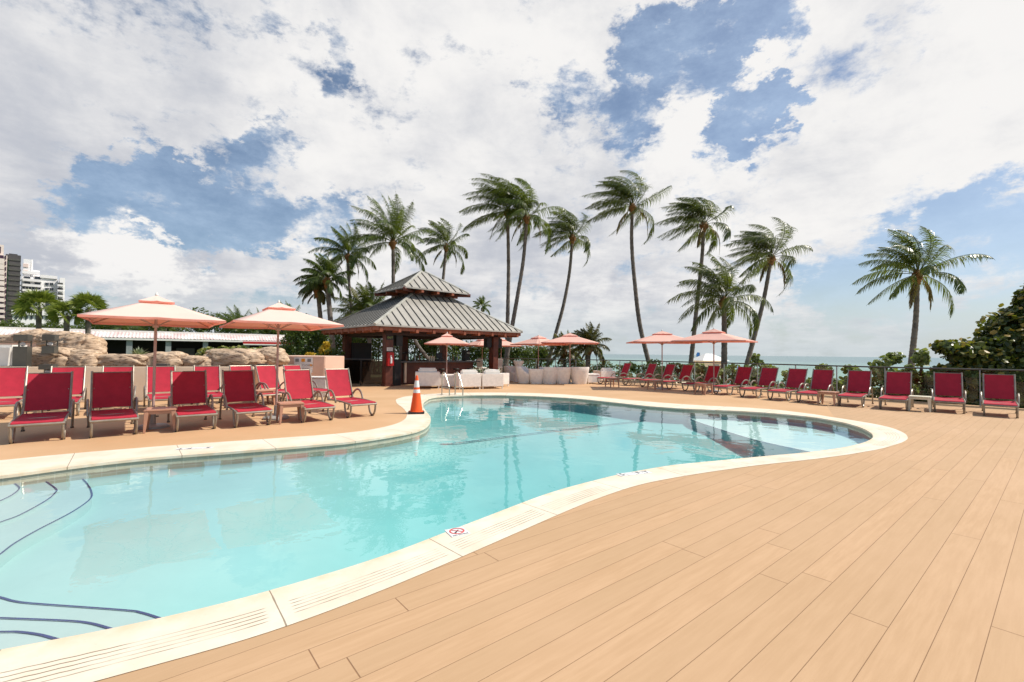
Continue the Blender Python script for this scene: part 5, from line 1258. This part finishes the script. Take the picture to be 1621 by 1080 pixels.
for k, (px, Y, w, h, mt, lb) in enumerate([(905, 33, 1.5, 2.0, 'bush_mid', 'scrubby bush behind the tub chairs left of the short palm'), (935, 32, 1.4, 1.6, 'bush_mid', 'scrubby bush at the foot of the short broad palm')]):
    rnd = random.Random(90 + k); lumps = [(0, 0, h * .4, w, .7, h * .5)] + [(rnd.uniform(-.8, .8) * w, 0, h * rnd.uniform(.4, .95), w * .4, .5, h * .2) for _ in range(5)]
    bush('scrub_bush', px, Y, lumps, 2600, .17, mt, lb, 90 + k, 'bush', 'scrub bushes behind the tub chairs', z0=-.6, stems=5)
# leaning trunk seen through the kiosk
t = empty('leaning_trunk', (*W(672, 560, 30)[:2], 0), 0, 'bare leaning trunk seen under the kiosk roof', 'tree trunk'); MB().tube(smooth_path([(.6, 0, -.1), (.3, 0, 1.0), (-.45, 0, 2.0), (-.9, 0, 2.9)], 4), .11, 8).build('trunk', 'trunk', t, True)

# distant vegetation and palms left of the kiosk
rnd = random.Random(7); names = ['leftmost', 'second', 'third', 'fourth', 'fifth', 'sixth', 'seventh', 'eighth', 'ninth', 'tenth', 'eleventh']
for k, (px, w, h) in enumerate([(10, 5.5, 4.6), (55, 4.5, 3.6), (100, 4, 4.0), (160, 5, 4.3), (205, 4.5, 4.4), (250, 4.5, 4.6), (300, 5, 5.4), (345, 4.5, 5.0), (390, 4.5, 4.7), (432, 4.5, 4.6), (470, 5, 4.5)]):
    h *= 1.33; lumps = [(0, 0, h * .5, w, 2, h * .45)] + [(rnd.uniform(-.8, .8) * w, 0, h * rnd.uniform(.7, .95), w * .3, 1.5, h * .16) for _ in range(6)]
    bush('broadleaf_tree', px, 68, lumps, 2600, .42, 'bush_mid', '%s broadleaf tree from the left in the distant row behind the white roof' % names[k], 100 + k, 'tree', 'distant trees behind the white roofed pavilion', stems=5)
for k, (px, py, lb) in enumerate([(190, 520, 'distant palm behind the left half of the nearest canopy'), (262, 520, 'distant palm right of the nearest umbrella pole'), (372, 521, 'distant palm left of the second umbrella pole'), (408, 524, 'distant palm just left of the second umbrella pole over the roof'), (455, 512, 'distant palm behind the dense bush')]):
    make_palm('palm_tree', [(px, py), (px, py + 20)], 58, lb, 120 + k, Lf=3.4, n=18, wind=.5, mt='palm_leaf_green', group='distant palms over the white roof', gz=-.1, fruit=False, droop=.8)

# beach side bushes
def fence_bush(px, Y, w, h, n, mt, lb, seed, tips=None, sz=.16, z0=-.8, disc=True):
    rnd = random.Random(seed); lumps = [(0, 0, h * .36, w, .6, h * .40)] + [(rnd.uniform(-1.1, 1.1) * w, rnd.uniform(-.4, .4), h * rnd.uniform(.35, 1.0), w * rnd.uniform(.12, .3), .3, h * rnd.uniform(.07, .15)) for _ in range(14)]
    bush('sea_grape_bush', px, Y, lumps, n, sz, mt, lb, seed, 'bush', 'sea grape bushes along the glass fence', disc=disc, z0=z0, tips=tips, stems=6)
fence_bush(1003, 29.5, 1.9, 1.85, 1500, 'seagrape_light', 'low green bush behind the second and third fence row loungers', 131)
fence_bush(1078, 26.5, 1.8, 1.8, 1700, 'seagrape_light', 'low bright green bush below the beach hut, left part', 132)
fence_bush(1120, 25.5, 1.0, 1.75, 1200, 'seagrape_light', 'low bright green bush below the beach hut, right part', 133)
fence_bush(1158, 24, 1.1, 1.7, 1200, 'seagrape_light', 'low green bush at the foot of the stout palm', 134)
fence_bush(1204, 22.4, .55, 2.25, 900, 'seagrape_light', 'slim upright sea grape at the foot of the right leaning palm', 135)
fence_bush(1262, 21.3, 1.6, 1.75, 1500, 'seagrape_light', 'low green bush behind the eighth fence row lounger', 136)
fence_bush(1330, 19.4, .9, 1.85, 1500, 'seagrape_light', 'sea grape bush rising to the rail left of the lone palm', 137)
fence_bush(1385, 18.3, 1.1, 2.0, 1700, 'seagrape_light', 'sea grape bush under the lone palm', 138)
fence_bush(1436, 17.6, .85, 2.45, 1800, 'seagrape_light', 'taller sea grape bush around the foot of the lone palm', 139)
fence_bush(1480, 17.2, .8, 1.8, 1500, 'seagrape_dark', 'dark sea grape bush between the lone palm and the big one', 140)
# the big sea grape at the right edge
lumps = [(2.6, 0, 1.3, 2.3, 1.1, 1.6), (2.9, .2, 2.2, 1.6, 1.0, 1.3), (1.2, 0, 1.5, 1.0, .8, .75), (.55, -.1, 1.75, .8, .5, .42), (-.15, 0, 2.0, .55, .4, .22), (-.1, 0, 1.25, .55, .4, .22), (.5, 0, 1.0, .8, .5, .5), (1.9, 0, 2.25, .7, .6, .45), (2.35, 0, 2.9, .5, .5, .5), (2.75, 0, 3.5, .4, .5, .5), (3.2, 0, 3.2, .8, .7, 1.0), (1.3, 0, .4, 1.5, .8, .8)]
lumps = [(x - .12, y, z * 1.1, rx, ry, rz_ * 1.08) for x, y, z, rx, ry, rz_ in lumps] + [(3.0, 0, 4.0, .5, .5, .45)]
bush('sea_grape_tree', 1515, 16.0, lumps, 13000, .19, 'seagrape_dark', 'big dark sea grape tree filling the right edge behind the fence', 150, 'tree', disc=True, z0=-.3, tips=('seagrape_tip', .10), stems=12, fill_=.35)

# ------------------------------------------------------------------ low pavilion with a white roof
A = W(-60, 540, 38.2); B = W(452, 540, 52.5); A.z = B.z = 0; d = B - A; Lp = d.length; an = math.atan2(d.y, d.x)
pv = empty('pavilion', A, an, 'long low pavilion with a white tiled roof and dark open bays', 'pavilion')
mb = MB(); 
N = 180
rows = []
for i in range(3):
    f = i / 2; row = []
    for k in range(N + 1): row.append(Vector((Lp * k / N, -.9 + 1.6 * f, 2.62 + .62 * f + .05 * (k % 2))))
    rows.append(row)
mb.grid(rows); mb.box((Lp / 2, 2.2, 3.30), (Lp, 3.2, .16)); mb.build('roof', 'roof_tile', pv)
MB().box((Lp / 2, -.92, 2.50), (Lp, .10, .18)).build('fascia', 'white_paint', pv); MB().box((Lp / 2, .55, 3.28), (Lp, .12, .20)).build('parapet', 'white_paint', pv)
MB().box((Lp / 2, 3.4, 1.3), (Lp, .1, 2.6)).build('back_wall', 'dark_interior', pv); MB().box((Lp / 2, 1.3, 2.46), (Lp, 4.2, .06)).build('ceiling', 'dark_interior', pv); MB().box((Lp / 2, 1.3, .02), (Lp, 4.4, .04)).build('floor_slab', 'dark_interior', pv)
for px in (-20, 40, 120, 206, 267, 325, 390, 440):
    q = None
    dr = ray(px, 545); tt = (A.x * d.y - A.y * d.x) / (dr.x * d.y - dr.y * d.x); hit = Vector((dr.x * tt, dr.y * tt, 0)); x = (hit - A).dot(d.normalized())
    if 0 < x < Lp: MB().box((x, -.55, 1.25), (.45, .35, 2.42)).build('column', 'grey_post', pv)
for x in (Lp * .62, Lp * .7): MB().box((x, 2.6, 1.1), (1.6, .7, 1.2)).build('bar_unit', 'lamp_grey', pv)
dr = ray(425, 545); tt = (A.x * d.y - A.y * d.x) / (dr.x * d.y - dr.y * d.x); hit = Vector((dr.x * tt, dr.y * tt, 0)); x = (hit - A).dot(d.normalized())
aw = empty('awning', A + d.normalized() * x + Vector((0, 0, 2.30)), an, 'red awning hanging below the right end of the pavilion roof', 'awning'); mb = MB(); mb.prism([(-2.6, -1.5), (2.6, -1.5), (2.6, -1.0), (-2.6, -1.0)], -.05, .18); mb.build('canopy', 'awning_red', aw, flipfix=True); MB().box((0, -1.52, -.12), (5.2, .03, .12)).build('valance', 'white_paint', aw)
q = W(524, 546, 34); aw = empty('market_parasol', (q.x, q.y, 0), 0, 'small dark red parasol with a white hem right of the yellow croton', 'umbrella'); MB().lathe([(.62, q.z - .18), (.64, q.z - .10), (.35, q.z + .05), (.0, q.z + .15)], n=16).build('canopy', 'awning_red', aw, True); MB().lathe([(.645, q.z - .24), (.645, q.z - .11), (.62, q.z - .11)], n=16).build('hem', 'white_paint', aw); MB().tube([(0, 0, 0), (0, 0, q.z)], .03, 6).build('pole', 'white_metal', aw)

# ------------------------------------------------------------------ hotels on the left
BF = {}
def bframe(pc, Y):
    d0 = ray(pc, 556); d0.z = 0; d0.normalize(); P0 = d0 * Y * 1.38; tt_ = Vector((d0.y, -d0.x, 0)); BF.update(d0=d0, P0=P0, t=tt_)
def px2(px, py):
    r_ = ray(px, py); k = BF['P0'].dot(BF['d0']) / r_.dot(BF['d0']); q = r_ * k; return (q - BF['P0']).dot(BF['t']), q.z + EYE
def box_building(name, x0, x1, ytop, Y, dep, mt, label):
    bframe((max(x0, 0) + x1) / 2, Y); a, b_ = px2(x0, ytop), px2(x1, ytop); t = empty(name, BF['P0'], math.atan2(BF['t'].y, BF['t'].x), label, 'building'); h = (a[1] + b_[1]) / 2
    MB().box(((a[0] + b_[0]) / 2, dep / 2, h / 2), (b_[0] - a[0], dep, h)).build('wall', mt, t)
    return t
# white stepped hotel
Y = 262.0; t = box_building('hotel', 34, 92, 440, Y, 26, 'hotel_white', 'white stepped hotel behind the fan palms')
def hb(x0, x1, y0, y1, yo, dep, mt, name, par=None):
    a = px2(x0, y1); b2 = px2(x1, y0); return MB().box(((a[0] + b2[0]) / 2, yo + dep / 2, (a[1] + b2[1]) / 2), (b2[0] - a[0], dep, b2[1] - a[1])).build(name, mt, par or t)
hb(90.2, 103, 441.5, 556, -3, 24, 'hotel_white', 'end_bay'); hb(36, 49, 410, 440, 3, 14, 'hotel_white', 'stair_tower'); hb(48.5, 52, 409, 440, 5, 12, 'hotel_white', 'tower_fin'); hb(52, 63, 426, 440, 8, 10, 'hotel_white', 'penthouse')
hb(63.5, 91, 437.6, 439.8, -.8, 2, 'hotel_white', 'cornice'); hb(35, 63, 430, 432, 2, 3, 'hotel_white', 'terrace_rail'); hb(52, 60, 433, 435.5, 6.5, 3, 'hotel_white', 'terrace_rail')
for r_ in range(7):
    y = 447.5 + r_ * 8.2
    for x in (71.5, 78.8): 
        f = hb(x, x + 6.2, y, y + 4.8, -.35, .3, 'hotel_white', 'window'); hb(x + .5, x + 2.9, y + .4, y + 4.4, -.5, .2, 'window_dark', 'pane', f); hb(x + 3.4, x + 5.8, y + .4, y + 4.4, -.5, .2, 'window_dark', 'pane', f)
    hb(91, 99.5, y + 1.5, y + 4.2, -3.4, .5, 'dark_interior' if r_ % 2 else 'lamp_grey', 'window'); hb(90.6, 100, y + 4.6, y + 6.5, -4.2, 1.2, 'hotel_white', 'balcony')
for r_ in range(8):
    y = 438 + r_ * 8.2
    hb(35.5, 66, y + 5.6, y + 7.0, -1.8, 1.8, 'hotel_white', 'balcony')
    if r_ in (2, 3):
        for k in range(6): hb(36 + k * 5, 39.6 + k * 5, y - 1.2, y + 3.8, -.4, .3, 'window_dark', 'window')
    else:
        for x in (38.5, 55): hb(x, x + 9.5, y + .5, y + 4.6, -.4, .3, 'window_dark', 'window')
for k in range(2): hb(36, 45, 417 + 10 * k, 421.5 + 10 * k, 2.6, .4, 'pale_pink', 'balcony')
# dark scaffold clad tower
Y = 245.0; t = box_building('tower_block', 9, 33.5, 403.5, Y, 22, 'hotel_dark', 'dark grey tower wrapped in netting with a green left edge')
hb(7.6, 13.2, 412, 556, -.6, 3, 'net_green', 'safety_net'); hb(14, 28, 401, 404.5, 4, 8, 'hotel_dark', 'parapet')
for k in range(16): hb(13.4, 33.3, 411 + k * 8, 411.7 + k * 8, -.4, .4, 'lamp_grey', 'floor_line')
# beige tower at the edge
Y = 228.0; t = box_building('tower_block', -60, 12, 401, Y, 24, 'hotel_beige', 'beige tower with dark balconies cut by the left edge of the photo'); hb(-50, 6, 386, 401, 4, 16, 'hotel_beige', 'penthouse')
for k in range(17):
    y = 405 + k * 8.9
    hb(-60, 6, y, y + 4.5, -.5, .4, 'window_plum', 'window_band'); hb(-60, 7, y + 5.6, y + 7.2, -1.8, 1.8, 'hotel_beige', 'balcony'); hb(8, 10, y, y + 6, -.4, .3, 'window_plum', 'window')
hb(-20, 1.5, 389, 397, 3.6, .3, 'window_plum', 'window')
Y = 210.0; t = box_building('beach_house', 20, 80, 496, Y, 14, 'hotel_white', 'low white building below the hotels behind the trees'); hb(18, 82, 494.5, 497, -1, 15, 'hotel_white', 'roof_slab')
for k in range(7): hb(24 + k * 8, 28 + k * 8, 500, 505, -.3, .2, 'window_dark', 'window')

# ------------------------------------------------------------------ things on the beach
p = W(1122, 592, 62); t = empty('beach_hut', p, R(10), 'small hut with a white hipped roof on the beach', 'hut')
MB().box((0, 0, .7), (3.0, 2.4, 2.2)).build('wall', 'cream_wall', t, bevel=.02); mb = MB(); mb.add([(-2, -1.7, 1.8), (2, -1.7, 1.8), (2, 1.7, 1.8), (-2, 1.7, 1.8), (-.5, 0, 2.75), (.5, 0, 2.75)], [(0, 1, 5, 4), (1, 2, 5), (2, 3, 4, 5), (3, 0, 4), (3, 2, 1, 0)]); mb.build('roof', 'white_paint', t)
MB().box((.3, -1.21, .55), (.8, .04, 1.6)).build('door', 'grey_post', t)
for k, (px, py, Y, lb, mt) in enumerate([(1020, 571, 75, 'pale green beach parasol below the horizon, left of the curved palm trunk', 'beach_canvas'), (1033, 574, 70, 'pale beach parasol beside the foot of the tallest palm', 'beach_canvas'), (1161, 578, 66, 'blue beach parasol on the sand right of the stout palm', 'beach_blue')]):
    p = W(px, py, Y); t = empty('beach_parasol', (p.x, p.y, -3.2), 0, lb, 'beach umbrella', 'parasols on the beach'); H = p.z + 3.2; r_ = 1.5 if k < 2 else 1.0
    MB().lathe([(r_, H - .45), (r_ * .6, H - .15), (0, H)], n=14).build('canopy', mt, t, True); MB().tube([(0, 0, 0), (0, 0, H)], .04, 6).build('pole', 'white_metal', t)
p = W(1108, 566, 66); t = empty('beach_flag', (p.x, p.y, -3.1), 0, 'dark blue feather flag above the hut roof', 'flag'); H = p.z + 3.1; MB().tube([(0, 0, 0), (0, 0, H + .7)], .03, 6).build('pole', 'white_metal', t)
MB().grid([[Vector((0, .01, H + .7)), Vector((0, .01, H - .6))], [Vector((-.35, .03, H + .75)), Vector((-.3, .03, H - .5))], [Vector((-.55, 0, H + .45)), Vector((-.45, 0, H - .4))]]).build('cloth', 'beach_blue', t)
